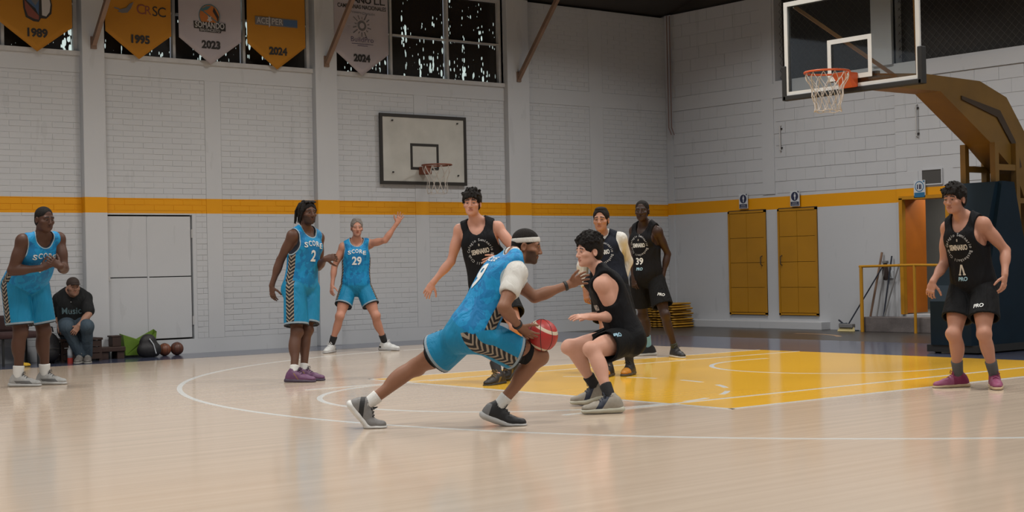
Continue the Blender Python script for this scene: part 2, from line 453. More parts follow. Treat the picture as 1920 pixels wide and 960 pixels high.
M_YD = mat('amber_door_enamel', (0.38, 0.175, 0.004), 0.42, var=0.07, vscale=2)
for k, (y0, y1, z0, z1) in enumerate(DOORS):
    d = struct(MB().box((XW-0.012, y0, z0), (XW+0.01, y1, z1)).obj('door_%d' % (k+2), M_NEARBLK))
    fw = 0.035
    q = MB(); q.box((XW-0.035, y0, z0), (XW, y0+fw, z1-0.015)); q.box((XW-0.035, y1-fw, z0), (XW, y1, z1-0.015)); q.box((XW-0.035, y0, z1-0.05), (XW, y1, z1-0.015)); q.box((XW-0.035, y0, z0+0.01), (XW, y1, z0+0.04))
    q.obj('frame', M_YD, d)
    rows = [z0+0.045+(z1-z0-0.10)*t for t in (0, .25, .5, .75, 1)]
    for r_ in range(4):
        ym = (y0+y1)/2
        for a, e in ((y0+fw+0.004, ym-0.003), (ym+0.003, y1-fw-0.004)):
            MB().bevbox((XW-0.030, a, rows[r_]+0.003), (XW-0.01, e, rows[r_+1]-0.003), 0.003).obj('panel', M_YD, d)
    yh = y0+0.08 if k == 0 else y1-0.08
    MB().tube([(XW-0.03, yh, 1.03), (XW-0.075, yh, 1.05), (XW-0.075, yh, 1.17), (XW-0.03, yh, 1.19)], 0.007).obj('handle', M_NEARBLK, d)

# doorway with amber frame, orange leaf standing open into a grey passage
dr = struct(MB().box((XW-0.10, DW[1]-0.06, DW[2]), (XW-0.02, DW[1], DW[3])).box((XW-0.10, DW[0], DW[2]), (XW-0.02, DW[0]+0.06, DW[3])).box((XW-0.10, DW[0], DW[3]-0.02), (XW+0.25, DW[1], DW[3]+0.03)).obj('door_4', mat('amber_frame_enamel', (0.42, 0.19, 0.004), 0.45, var=0.05)))
hx, hy = XW-0.015, DW[1]-0.035; dl = V3(1, 0, 0)
q = MB().beam((hx, hy, (DW[2]+DW[3])/2), tuple(V3(hx, hy, (DW[2]+DW[3])/2)+dl*0.50), 0.045, DW[3]-DW[2]-0.03)
q.obj('leaf', mat('orange_door_enamel', (0.50, 0.14, 0.006), 0.5, var=0.05), dr)
M_PASS = mat('grey_passage_plaster', (0.21, 0.21, 0.20), 0.8, var=0.1, vscale=1.5)
q = MB(); q.box((6.75, 1.5, 0.26), (6.85, 5.6, 2.6)); q.box((4.95, 5.5, 0.26), (6.85, 5.6, 2.6)); q.box((4.95, 1.5, 2.5), (6.85, 5.6, 2.6)); q.box((4.95, 1.4, 0.26), (6.85, 1.5, 2.6))
struct(q.obj('wall_passage', M_PASS)); struct(MB().box((4.94, 1.4, 0.0), (6.85, 5.6, 0.26)).obj('floor_passage', M_PASS))

# screened openings high in the right wall
wn = 3
for y0, y1, z0, z1 in OP:
    wn += 1
    w_ = struct(MB().box((XW+0.20, y0, z0), (XW+0.24, y1, z1)).obj('window_%d' % wn, M_PANED))
    q = MB(); sp = 0.12; t = y0
    yy0 = max(y0, -0.5)
    t = yy0-(z1-z0)
    while t < y1:
        for sgn in (1, -1):
            a0, a1 = (t, t+(z1-z0)) if sgn > 0 else (t+(z1-z0), t)
            lo, hi = (t, t+(z1-z0)); cl0, cl1 = max(lo, yy0), min(hi, y1)
            if cl1-cl0 < 0.03: continue
            zf = lambda yv: z0+(yv-lo) if sgn > 0 else z1-(yv-lo)
            q.beam((XW+0.13+0.004*sgn, cl0, zf(cl0)), (XW+0.13+0.004*sgn, cl1, zf(cl1)), 0.004, 0.004, up=(1, 0, 0))
        t += sp
    tag(q.obj('chain_link', mat('dull_wire', (0.09, 0.085, 0.08), 0.5, metal=0.5), w_), kind='stuff')

# white kerb, dark step by the doorway
struct(MB().bevbox((XW-0.22, 5.17, 0), (XW+0.02, YW+0.03, 0.125), 0.01).obj('trim_1', M_WR))
M_CONC = mat('worn_dark_concrete', (0.115, 0.10, 0.098), 0.8, var=0.25, vscale=5, bump=0.3)
struct(MB().bevbox((XW-0.36, -1.0, 0), (XW-0.05, 4.25, 0.225), 0.01).obj('trim_2', M_CONC))

# roof: dark sheeting rising inward from the back wall, dark gable above the right wall
M_ROOF = mat('dark_roof_sheet', (0.032, 0.028, 0.025), 0.8, var=0.25, vscale=1.0)
struct(MB().add([(-30, 9.0, ZTOP-0.02), (5.2, 9.0, ZTOP-0.02), (5.2, -1.0, 8.1), (-30, -1.0, 8.1), (-30, -20, 5.6), (5.2, -20, 5.6)], [(0, 1, 2, 3), (3, 2, 5, 4)]).obj('ceiling', M_ROOF))
struct(MB().box((XW+0.06, -20, ZR), (XW+0.2, 9.0, 9)).obj('wall_gable', M_ROOF))
# closing wall behind the passage openings so that nothing lies open behind
struct(MB().box((XW+0.26, -9, 2.7), (XW+0.30, 9, 5.7)).obj('wall_outer', M_ROOF))
# ------------------------------------------------------------------ main hoop
M_AMB = mat('amber_steel', (0.135, 0.07, 0.008), 0.5, var=0.15, vscale=2.5)
M_WHT = mat('white_board_tape', (0.62, 0.63, 0.62), 0.4, var=0.04)
M_BLK = mat('black_rubber', (0.012, 0.012, 0.012), 0.6)
M_ORG = mat('orange_rim_enamel', (0.52, 0.085, 0.02), 0.4)
M_NET = mat('off_white_net_cord', (0.50, 0.46, 0.42), 0.8)
M_PADB = mat('navy_vinyl_pad', (0.0022, 0.0115, 0.022), 0.6, 0.2, var=0.15, vscale=3)
def glassmat():
    M, n = newmat('clear_board_glass', 0.03, 0.5)
    t = n.n('ShaderNodeBsdfTransparent'); t.inputs[0].default_value = (0.93, 0.95, 0.94, 1)
    g = n.n('ShaderNodeBsdfGlossy'); g.inputs['Roughness'].default_value = 0.03
    fr = n.n('ShaderNodeFresnel'); fr.inputs[0].default_value = 1.45
    mx = n.n('ShaderNodeMixShader'); n.put(mx.inputs[0], fr.outputs[0])
    n.t.links.new(t.outputs[0], mx.inputs[1]); n.t.links.new(g.outputs[0], mx.inputs[2])
    n.t.links.new(mx.outputs[0], n.t.nodes['Material Output'].inputs[0]); return M
def net(b, c, r0, r1, h, n, rows, rad):
    """diamond net hanging from a ring"""
    for s in (1, -1):
        for k in range(n):
            pts = []
            for i in range(rows*3+1):
                t = i/(rows*3); a = 2*math.pi*(k+0.5*s*rows*t)/n
                # gathers towards the middle, then straight
                r = r0+(r1-r0)*min(1, t*1.5)+0.012*math.sin(t*math.pi*rows)
                pts.append((c[0]+r*math.cos(a), c[1]+r*math.sin(a), c[2]-h*t))
            b.tube(pts, rad, 5, cap=False)
    b.tube([(c[0]+r1*math.cos(a)*0.98, c[1]+r1*math.sin(a)*0.98, c[2]-h*(1+0.02*math.sin(a*n/2))) for a in np.linspace(0, 2*math.pi, 28)[:-1]], rad, 5, closed=True)
DZ = 0.03
hoop = thing('basketball_hoop', (0.8, 0, 0), 'amber steel basketball stand with navy padding holding a clear glass backboard', 'basketball hoop')
BX = -1.2
gl = MB().box((BX, -0.88, 2.92+DZ), (BX+0.02, 0.88, 3.93+DZ)).obj('backboard', glassmat(), hoop)
def yzframe(b, x0, x1, y0, y1, z0, z1, t):
    b.box((x0, y0, z0), (x1, y1, z0+t)); b.box((x0, y0, z1-t), (x1, y1, z1))
    b.box((x0, y0, z0+t), (x1, y0+t, z1-t)); b.box((x0, y1-t, z0+t), (x1, y1, z1-t)); return b
yzframe(MB(), BX-0.002, BX+0.022, -0.9, 0.9, 2.9+DZ, 3.95+DZ, 0.05).obj('border', M_WHT, gl)
yzframe(MB(), BX-0.003, BX-0.0005, -0.295, 0.295, 3.0+DZ, 3.45+DZ, 0.05).obj('target_square', M_WHT, gl)
yzframe(MB(), BX+0.024, BX+0.05, -0.88, 0.88, 2.92+DZ, 3.93+DZ, 0.035).obj('board_frame', M_BLK, hoop)
b = MB(); zb = 2.9+DZ
b.bevbox((BX-0.02, -0.925, zb-0.045), (BX+0.06, 0.925, zb+0.01), 0.01)
for s in (-1, 1): b.bevbox((BX-0.02, s*0.905-0.028, zb-0.045), (BX+0.06, s*0.905+0.028, zb+0.34), 0.01)
b.obj('edge_padding', M_BLK, hoop)
rc = V3(HX, 0, 3.05+DZ)
rim = MB().tube([(rc[0]+0.235*math.cos(a), rc[1]+0.235*math.sin(a), rc[2]) for a in np.linspace(0, 2*math.pi, 41)[:-1]], 0.011, 10, closed=True).obj('rim', M_ORG, hoop, True)
q = MB(); q.bevbox((BX-0.16, -0.11, 2.905+DZ), (BX-0.003, 0.11, 3.06+DZ), 0.008)
q.v = [(x, y*(1-0.30*(1-(z-2.9)/0.2)), z) if x < BX-0.05 else (x, y, z) for x, y, z in q.v]
q.v = [((BX-0.05 + (x-BX+0.05)*max(0.12, (z-2.92)/0.14)) if x < BX-0.05 else x, y, z) for x, y, z in q.v]
q.obj('bracket', M_ORG, rim)
b = MB(); net(b, (rc[0], rc[1], rc[2]-0.01), 0.225, 0.145, 0.40, 12, 4, 0.0042); b.obj('net', M_NET, rim)
# box-section boom: side profile in the X-Z plane, bending down to the base
prof = [(-1.10, 3.05), (-0.15, 3.11), (0.93, 3.09), (1.46, 2.93), (1.83, 2.52), (2.30, 1.55), (2.30, 1.25), (2.05, 1.25), (1.62, 2.05), (1.13, 2.38), (0.17, 2.93), (-1.10, 2.93)]
b = MB(); b.prism([(x, z+DZ) for x, z in prof], 'y', -0.17, 0.17); b.obj('boom', M_AMB, hoop)
b = MB(); b.prism([(0.55, 2.93), (1.30, 2.80), (1.60, 2.45), (1.72, 2.15), (1.66, 2.15), (1.52, 2.42), (1.24, 2.72), (0.55, 2.89)], 'y', -0.185, -0.165); b.obj('hydraulic_ram', mat('dark_bronze', (0.03, 0.017, 0.007), 0.5), hoop)
for y in (-0.80, 0.80):
    MB().beam((BX+0.06, y, 3.90+DZ), (-0.20, 0.14*np.sign(y), 3.10+DZ), 0.035, 0.035).obj('board_strut', mat('strut_bronze', (0.20, 0.105, 0.04), 0.5), hoop)
MB().box((BX+0.05, -0.32, 3.0+DZ), (BX+0.10, 0.32, 3.06+DZ)).box((BX+0.05, -0.20, 2.93+DZ), (BX+0.10, 0.20, 3.0+DZ)).obj('mount_plate', M_AMB, hoop)
# lattice frame under the boom and the padded base
for y in (-0.2, 0.2):
    for x in (1.10, 1.52):
        MB().box((x, y-0.035, 0.3), (x+0.075, y+0.035, 2.42)).obj('post', M_AMB, hoop)
    MB().box((1.17, y-0.03, 2.10), (1.55, y+0.03, 2.17)).obj('cross_bar', M_AMB, hoop)
    MB().box((1.98, y-0.035, 0.2), (2.06, y+0.035, 2.10)).obj('post', M_AMB, hoop)
    MB().box((1.55, y-0.03, 1.72), (2.02, y+0.03, 1.78)).obj('cross_bar', M_AMB, hoop)
b = MB(); b.prism([(0.50, 0.10), (0.50, 0.60), (0.62, 0.78), (1.04, 1.96), (1.16, 1.97), (1.20, 0.10)], 'y', -0.27, 0.27); b.obj('front_pad', M_PADB, hoop)
for y in (-0.32, 0.27):
    b = MB(); b.prism([(0.72, 0.10), (0.78, 0.80), (1.10, 1.97), (1.34, 1.96), (1.62, 0.92), (2.4, 0.86), (2.4, 0.10)], 'y', y, y+0.05); b.obj('side_pad', M_PADB, hoop)
MB().box((0.52, -0.34, 0.02), (2.5, 0.34, 0.10)).obj('base_plate', M_BLK, hoop)
for x in (0.65, 2.2):
    for y in (-0.28, 0.28): MB().tube([(x, y-0.03, 0.04), (x, y+0.03, 0.04)], 0.04, 12).obj('caster', M_BLK, hoop)

# ------------------------------------------------------------------ old wall-mounted board
old = thing('wall_hoop', (-0.62, YW, 2.4), 'old white wooden backboard with black border bolted to the brick wall', 'basketball hoop')
ox0, ox1, oz0, oz1 = -1.43, 0.19, 2.39, 3.455
M_BW = mat('aged_white_board', (0.46, 0.455, 0.42), 0.6, var=0.10, vscale=3)
bd = MB().box((ox0, YW-0.05, oz0), (ox1, YW-0.02, oz1)).obj('backboard', M_BW, old)
def xzframe(b, y0, y1, x0, x1, z0, z1, t):
    b.box((x0, y0, z0), (x1, y1, z0+t)); b.box((x0, y0, z1-t), (x1, y1, z1)); b.box((x0, y0, z0+t), (x0+t, y1, z1-t)); b.box((x1-t, y0, z0+t), (x1, y1, z1-t)); return b
M_BD = mat('black_board_paint', (0.022, 0.019, 0.016), 0.5)
xzframe(MB(), YW-0.058, YW-0.03, ox0-0.005, ox1+0.005, oz0-0.005, oz1+0.005, 0.05).obj('border', M_BD, bd)
xzframe(MB(), YW-0.053, YW-0.049, -0.88, -0.345, 2.615, 3.02, 0.042).obj('target_square', M_BD, bd)
for x, z in ((ox0+0.22, oz1-0.1), (ox1-0.17, oz1-0.1), (ox0+0.22, oz0+0.18), (ox1-0.17, oz0+0.15)):
    MB().tube([(x, YW-0.075, z), (x, YW+0.04, z)], 0.012).obj('bolt', M_NEARBLK, old)
orc = V3(-0.66, YW-0.05-0.38, 2.665)
M_RUST = mat('rusty_rim', (0.17, 0.05, 0.025), 0.6, var=0.2, vscale=20)
orim = MB().tube([(orc[0]+0.225*math.cos(a), orc[1]+0.225*math.sin(a), orc[2]) for a in np.linspace(0, 2*math.pi, 33)[:-1]], 0.012, 8, closed=True).obj('rim', M_RUST, old, True)
q = MB().bevbox((orc[0]-0.07, YW-0.20, 2.54), (orc[0]+0.07, YW-0.05, 2.66), 0.01)
q.obj('bracket', M_RUST, orim)
b = MB(); net(b, (orc[0], orc[1], orc[2]-0.01), 0.215, 0.15, 0.42, 10, 3, 0.004); b.obj('net', M_NET, orim)

# ------------------------------------------------------------------ pennant banners
M_BY = mat('amber_banner_cloth', (0.38, 0.162, 0.008), 0.8, var=0.05, vscale=2)
M_BV = mat('pale_lilac_banner_cloth', (0.36, 0.33, 0.355), 0.8, var=0.05, vscale=2)
M_INK = mat('black_ink', (0.02, 0.018, 0.017), 0.7)
M_INKG = mat('grey_ink', (0.13, 0.125, 0.13), 0.7)
M_INKP = mat('violet_ink', (0.10, 0.085, 0.15), 0.7)
M_INKT = mat('teal_ink', (0.06, 0.15, 0.18), 0.7); M_INKO = mat('orange_ink', (0.40, 0.13, 0.025), 0.7)
M_INKR = mat('dull_red_ink', (0.19, 0.055, 0.04), 0.7); M_INKB = mat('dull_blue_ink', (0.05, 0.10, 0.20), 0.7); M_INKW = mat('pale_ink', (0.42, 0.41, 0.41), 0.7)
YB = YW-0.10
def outline(name, pts, material, parent, off, c):
    """flat printed shape, points in metres about c in the banner plane"""
    me = bpy.data.meshes.new(name); me.from_pydata([(c[0]+x, YB-0.012-off, c[1]+z) for x, z in pts], [], [tuple(range(len(pts)))[::1]]); me.update()
    return link(name, me, material, parent)
disc = lambda r, a0=0, a1=360, n=28, ry=None: [(r*math.cos(math.radians(a0+(a1-a0)*i/n)), (ry or r)*math.sin(math.radians(a0+(a1-a0)*i/n))) for i in range(n)]
def banner(cx, cloth, label):
    hw, zc, zt, top = 0.475, 4.335, 3.99, 5.50
    b = MB(); nx, nz = 12, 14; rows = []
    t = thing('pennant_banner', (cx, YB, zt), label, 'banner', 'pennant banners along the window bays')
    vs = []; fs = []
    for side in (0, 1):
        for j in range(nz+1):
            for i in range(nx+1):
                u = -1+2*i/nx; zl = zt+(zc-zt)*abs(u); z = zl+(top-zl)*j/nz
                vs.append((cx+u*hw, YB-0.006+0.005*math.sin(u*4+cx*3)+(0.006 if side else 0), z))
    N = (nx+1)*(nz+1)
    for j in range(nz):
        for i in range(nx):
            a = j*(nx+1)+i; fs.append((a, a+1, a+nx+2, a+nx+1)); fs.append((N+a, N+a+nx+1, N+a+nx+2, N+a+1))
    for i in range(nx): fs += [(i, N+i, N+i+1, i+1)]
    b.add(vs, fs); b.obj('cloth', cloth, t, True)
    MB().tube([(cx-hw-0.02, YB, top), (cx+hw+0.02, YB, top)], 0.012).obj('hanging_rod', M_TRIM, t)
    return t
R_, U_ = V3(1, 0, 0), V3(0, 0, 1)
def btext(t, s, size, x, z, m_=M_INK, bold=0.03, **k): return flat_text('lettering', s, size, (x, YB-0.013, z), R_, U_, m_, t, bold, **k)
t = banner(-6.725, M_BY, 'amber pennant banner with year 1989 under a multicoloured crest'); btext(t, '1989', 0.145, -6.73, 4.225, M_INK, 0.05)
c = (-6.72, 4.66)
outline('crest', [(-.20, .55), (-.19, .1), (-.18, -.12), (-.15, -.24), (-.05, -.285), (.02, -.29), (.05, -.24), (.12, -.24), (.19, -.17), (.20, -.06), (.185, .02), (.19, .55)], M_INK, t, 0.001, c)
outline('crest_field', [(-.18, .5), (-.175, .05), (-.13, -.03), (-.02, -.12), (.02, -.20), (.05, .5)], M_INKB, t, 0.002, c)
outline('crest_field', [(-.165, -.02), (-.155, -.13), (-.12, -.22), (-.03, -.255), (.02, -.26), (.025, -.21), (-.04, -.15)], M_INKR, t, 0.002, c)
outline('crest_field', [(.07, .5), (.06, .05), (.065, -.2), (.12, -.21), (.165, -.15), (.18, -.05), (.16, .05), (.165, .5)], M_INKW, t, 0.002, c)
outline('crest_field', [(-.09, .2), (-.11, .02), (-.02, -.08), (.03, .0), (.02, .2)], M_INKG, t, 0.003, c)
t = banner(-5.322, M_BY, 'amber pennant banner with year 1995 and a thin lettered emblem'); btext(t, '1995', 0.145, -5.31, 4.25, M_INK, 0.05)
btext(t, 'C', 0.19, -5.29, 4.655, M_INKR, 0.0); btext(t, 'R', 0.17, -5.19, 4.65, M_INKR, 0.0); btext(t, 'S', 0.19, -5.085, 4.645, M_INK, 0.005); btext(t, 'C', 0.19, -4.985, 4.64, M_INK, 0.005)
outline('emblem', [(-.02, -.06), (.03, -.02), (.10, .0), (.15, .06), (.21, .09), (.17, .0), (.12, -.06), (.05, -.07)], M_INKG, t, 0.001, (-5.60, 4.66))
outline('emblem', [(-.12, .0), (-.06, -.01), (.0, -.05), (.05, -.04), (-.01, -.075), (-.06, -.03), (-.12, -.015)], M_INKG, t, 0.002, (-5.55, 4.66))
t = banner(-4.256, M_BV, 'pale lilac pennant banner with year 2023 and a round orange ball emblem'); btext(t, '2023', 0.145, -4.25, 4.257, M_INK, 0.05)
c = (-4.27, 4.66)
outline('emblem', disc(0.165), M_INKT, t, 0.001, c); outline('emblem', disc(0.15, -30, 150), M_INKO, t, 0.002, c)
outline('emblem', disc(0.15, 150, 330), M_INKO, t, 0.002, c); outline('emblem', [(-.12, .09), (-.05, .135), (.03, .14), (-.03, .085), (-.13, .055)], M_INKT, t, 0.003, c)
outline('emblem', [(.07, .13), (.145, .0), (.13, -.09), (.11, -.02), (.05, .07)], M_INK, t, 0.003, c)
outline('emblem', [(.045*math.cos(a)*(1 if k % 2 else .45), -.045+.06*math.sin(a)*(1 if k % 2 else .45)) for k, a in enumerate(np.linspace(.31, 6.6, 11)[:-1])], M_INKW, t, 0.004, c)
outline('emblem', [(-.245, -.085), (-.24, -.185), (-.16, -.185), (-.16, -.225), (.17, -.225), (.18, -.195), (.245, -.195), (.245, -.09)], M_INK, t, 0.005, c)
btext(t, 'SOMANDO', 0.115, c[0], c[1]-0.133, M_INKW, 0.02, off=0.006, width=0.45); btext(t, 'BALONCESTO', 0.052, c[0]+0.005, c[1]-0.20, M_INKW, 0.01, off=0.006, width=0.30)
t = banner(-3.208, M_BY, 'amber pennant banner with year 2024 and a grey lettered bar'); btext(t, '2024', 0.145, -3.19, 4.245, M_INK, 0.05)
outline('bar', [(-.345, -.06), (-.345, .06), (.345, .06), (.345, -.06)], M_INKG, t, 0.001, (-3.21, 4.665))
btext(t, 'ACE', 0.125, -3.435, 4.665, M_INKW, 0.0, off=0.003, width=0.19); btext(t, 'PER', 0.125, -3.20, 4.665, M_INKW, 0.0, off=0.003, width=0.18); outline('bar', [(-.115, -.045), (-.115, .045), (.115, .045), (.115, -.045)], M_INKB, t, .003, (-2.985, 4.665))
outline('bar', [(-.008, -.09), (-.012, .0), (-.008, .08), (.012, .05), (.004, .0), (.012, -.05)], M_INKW, t, 0.004, (-3.325, 4.665))
t = banner(-1.761, M_BV, 'pale lilac pennant banner with year 2024 and a sunburst gear emblem'); btext(t, '2024', 0.145, -1.765, 4.246, M_INK, 0.05)
btext(t, 'BuildPro', 0.11, -1.755, 4.525, M_INKP, -0.005, width=0.40); btext(t, 'CAMPEONAS NACIONALES', 0.085, -1.75, 5.01, M_INK, 0.02, width=0.86); btext(t, 'Primera', 0.06, -1.86, 4.93, M_INKG, -0.005, width=0.20); btext(t, 'División', 0.06, -1.63, 4.92, M_INKG, -0.005, width=0.22)
btext(t, 'ANO L.L.', 0.12, -1.62, 5.11, M_INK, 0.03, width=0.58)
for z_, w_ in ((4.462, 0.38), (4.435, 0.18)): outline('rule', [(-w_/2, -.004), (-w_/2, .004), (w_/2, .004), (w_/2, -.004)], M_INKP, t, 0.001, (-1.75, z_))
c = (-1.755, 4.735); outline('emblem', disc(.075), M_INKG, t, .001, c); outline('emblem', disc(.042), M_BV, t, .002, c)
for k in range(14):
    a = 2*math.pi*k/14+.2; r0, r1 = .10, .135+.03*(k % 3); w_ = .07
    outline('emblem', [(r0*math.cos(a-w_), r0*math.sin(a-w_)), (r1*math.cos(a-w_/2), r1*math.sin(a-w_/2)), (r1*math.cos(a+w_/2), r1*math.sin(a+w_/2)), (r0*math.cos(a+w_), r0*math.sin(a+w_))], M_INKG, t, .001, c)

# ------------------------------------------------------------------ roof braces, pipes
M_BRC = mat('brown_steel', (0.20, 0.125, 0.085), 0.55, var=0.12, vscale=6)
for x, lb in ((-5.965, 'brown diagonal roof brace on the pilaster between the 1989 and 1995 banners'), (-2.385, 'brown diagonal roof brace on the pilaster before the sunburst emblem banner'), (1.245, 'brown diagonal roof brace on the pilaster beside the bare glinting window')):
    t = thing('roof_brace', (x, YW-0.1, 4.1), lb, 'brace', 'roof braces')
    MB().beam((x, YW-0.115, 4.14), (x, YW-0.115-1.45, 4.14+1.66), 0.06, 0.06, up=(1, 0, 0)).obj('strut', M_BRC, t)
    MB().box((x-0.04, YW-0.125, 4.08), (x+0.04, YW-0.1, 4.24)).obj('foot_plate', M_BRC, t)
t = thing('conduit_pipe', (4.6, 8.6, 3.3), 'pair of thin brown conduit pipes down the corner of the two walls', 'pipe')
for dx_ in (0, 0.045):
    p0 = V3(4.53+dx_, 8.50-dx_*0.5, 5.42)
    MB().tube([p0, p0+V3(0, 0, -1.7), p0+V3(0.0, 0, -1.95), p0+V3(0.04, -0.02, -2.08)], 0.011, 8).obj('pipe', mat('brown_conduit', (0.20, 0.14, 0.13), 0.5), t)
for y, z0, z1, lb in ((6.09, 2.88, 3.31, 'short thin white conduit on the block wall above the yellow doors'), (3.39, 2.89, 3.39, 'short white hooked conduit on the block wall under the boom')):
    t = thing('wall_conduit', (XW, y, z0), lb, 'pipe')
    xx = XW-0.02 if y > 3.8 else XW-0.08
    MB().tube([(xx+0.03, y, z0), (xx-0.02, y, z0+0.02), (xx-0.02, y, z1-0.02), (xx+0.03, y, z1)], 0.013).obj('pipe', M_TRIM, t)
    for z in (z0+0.06, z1-0.06): MB().box((xx-0.005, y-0.03, z-0.012), (xx+0.02, y+0.03, z+0.012)).obj('clip', M_NEARBLK, t)
t = thing('wall_vent', (XW-0.06, 3.15, 2.2), 'small dark open wall recess above the doorway', 'vent')
xzb = MB(); xzb.box((XW-0.075, 2.985, 2.19), (XW-0.05, 3.325, 2.40)); xzb.obj('recess', mat('grey_recess', (0.06, 0.058, 0.055), 0.8), t)
yzframe(MB(), XW-0.085, XW-0.05, 2.97, 3.34, 2.175, 2.415, 0.018).obj('rim', M_WR, t)

# ------------------------------------------------------------------ safety signs
M_NAVY = mat('navy_sign_print', (0.016, 0.022, 0.06), 0.4); M_SBL = mat('blue_sign_print', (0.02, 0.13, 0.27), 0.4); M_SW = mat('white_sign_face', (0.52, 0.55, 0.58), 0.4)
def sign(y, z, w_, h_, ink, pic, line, label):
    t = thing('safety_sign', (XW-0.05, y, z), label, 'sign', 'safety signs over the doors')
    x = XW-0.06
    if y < 3.8: x = XW-0.10
    MB().box((x, y-w_/2, z-h_/2), (x+0.015, y+w_/2, z+h_/2)).obj('plate', M_SW, t)
    def poly(name, pts, m_, off):
        me = bpy.data.meshes.new(name); me.from_pydata([(x-0.0015-off, y-u, z+v) for u, v in pts], [], [tuple(range(len(pts)))[::-1]]); me.update(); link(name, me, m_, t)
    poly('caption_bar', [(-w_*.46, -h_*.47), (w_*.46, -h_*.47), (w_*.46, -h_*.2), (-w_*.46, -h_*.2)], ink, 0.0)
    rr = w_*.40; cz = h_*.14
    poly('roundel', [(rr*math.cos(a), cz+rr*math.sin(a)) for a in np.linspace(0, 2*math.pi, 25)[:-1]], ink, 0.0)
    if pic == 'figure':
        poly('pictogram', [(.03*w_+.05*w_*math.cos(a), cz+.24*w_+.05*w_*math.sin(a)) for a in np.linspace(0, 2*math.pi, 13)[:-1]], M_SW, 0.001)
        poly('pictogram', [(-.07*w_, cz+.17*w_), (-.08*w_, cz-.02*w_), (-.03*w_, cz-.04*w_), (-.02*w_, cz-.30*w_), (.07*w_, cz-.30*w_), (.08*w_, cz-.04*w_), (.13*w_, cz-.02*w_), (.12*w_, cz+.17*w_)], M_SW, 0.001)
    else:
        poly('pictogram', [(rr*.82*math.cos(a), cz+rr*.82*math.sin(a)) for a in np.linspace(0, 2*math.pi, 25)[:-1]], M_SW, 0.001)
        for u in (-.16, .02, .14): poly('pictogram', [((u-.05)*w_, cz-.2*w_), ((u+.05)*w_, cz-.2*w_), ((u+.05)*w_, cz+.16*w_), ((u-.05)*w_, cz+.16*w_)], M_NAVY, 0.002)
    poly('corner_mark', [(w_*.30, h_*.47), (w_*.46, h_*.47), (w_*.46, h_*.36), (w_*.36, h_*.38)], ink, 0.001)
    for k in range(line): poly('caption_line', [(-w_*(.28+.08*k), -h_*(.27+.11*k)), (w_*(.28+.08*k), -h_*(.27+.11*k)), (w_*(.28+.08*k), -h_*(.315+.11*k)), (-w_*(.28+.08*k), -h_*(.315+.11*k))][::-1], M_SBL if ink is M_SBL else mat('grey_caption_print', (.28, .29, .32), .5), 0.001)
sign(6.90, 2.11, 0.185, 0.25, M_NAVY, 'figure', 2, 'navy and white toilet sign above the yellow door nearer the corner')
sign(5.79, 2.10, 0.185, 0.25, M_NAVY, 'figure', 2, 'navy and white toilet sign above the yellow door farther from the corner')
sign(3.36, 2.125, 0.20, 0.26, M_SBL, 'people', 1, 'light blue round-pictogram sign above the open doorway')

# ------------------------------------------------------------------ handrail, brooms, folded tarps
M_RAIL = mat('amber_rail_enamel', (0.45, 0.215, 0.010), 0.4, var=0.08, vscale=5)
t = thing('handrail', (4.3, 3.6, 0), 'amber tube handrail on posts before the dark step', 'railing')
hp_ = [(4.30, 4.23), (4.27, 3.24), (4.27, 2.55)]
for x, y in hp_:
    MB().tube([(x, y, 0.0), (x, y, 1.0)], 0.028 if y > 4 else 0.022, 12).obj('post', M_RAIL, t)
MB().tube([(4.30, 4.26, 0.99), (4.27, 3.24, 1.0), (4.27, 2.45, 0.985)], 0.02, 10).obj('top_rail', M_RAIL, t)
def stick(name, label, pts, r, material, extra=None, group=None):
    t = thing(name, pts[0], label, name.split('_')[-1], group)
    MB().tube(pts, r, 10).obj('handle', material, t)
    if extra: extra(t)
    return t
M_WOOD = mat('brown_wood_handle', (0.20, 0.12, 0.075), 0.6, var=0.15, vscale=8); M_GRY = mat('grey_handle', (0.17, 0.17, 0.17), 0.5); M_NVY = mat('dark_blue_handle', (0.015, 0.02, 0.035), 0.4)
def broom_head(t):
    q = MB(); q.bevbox((4.22, 4.36, 0.06), (4.30, 4.62, 0.12), 0.01); q.obj('head', M_GRY, t)
    q = MB()
    for i in range(14):
        y0 = 4.37+0.018*i; q.beam((4.26, y0, 0.07), (4.23, y0+(i-7)*0.006, 0.003), 0.02, 0.016, up=(1, 0, 0))
    q.obj('bristles', mat('straw_bristle', (0.50, 0.42, 0.20), 0.8), t)
stick('push_broom', 'dark handled broom with straw bristles leaning behind the handrail post', [V3(4.26, 4.47, 0.10), V3(4.60, 4.03, 1.02)], 0.011, M_NVY, broom_head)
stick('wooden_broom', 'tallest brown wooden broom handle leaning on the white wall', [V3(4.50, 4.23, 0.225), V3(4.66, 4.11, 1.20)], 0.017, M_WOOD)
def mop_head(t):
    q = MB(); r2 = random.Random(2)
    for i in range(46):
        a = r2.uniform(0, 6.28); rr = r2.uniform(0, .05); q.tube([(4.63+.2*rr*math.cos(a), 4.03+rr*math.sin(a)*.5, 1.05), (4.62+.6*rr*math.cos(a), 4.02+rr*math.sin(a), .92), (4.62+.8*rr*math.cos(a), 4.01+1.2*rr*math.sin(a), .80+r2.uniform(-.03, .03))], .009, 5)
    q.obj('mop_head', mat('dark_brown_yarn', (0.035, 0.022, 0.02), 0.9), t)
    MB().bevbox((4.60, 3.99, 1.03), (4.66, 4.07, 1.07), .008).obj('clamp', M_GRY, t)
stick('string_mop', 'upturned mop with dark brown yarn head leaning on the white wall', [V3(4.50, 4.11, 0.225), V3(4.63, 4.03, 1.05)], 0.011, M_GRY, mop_head)
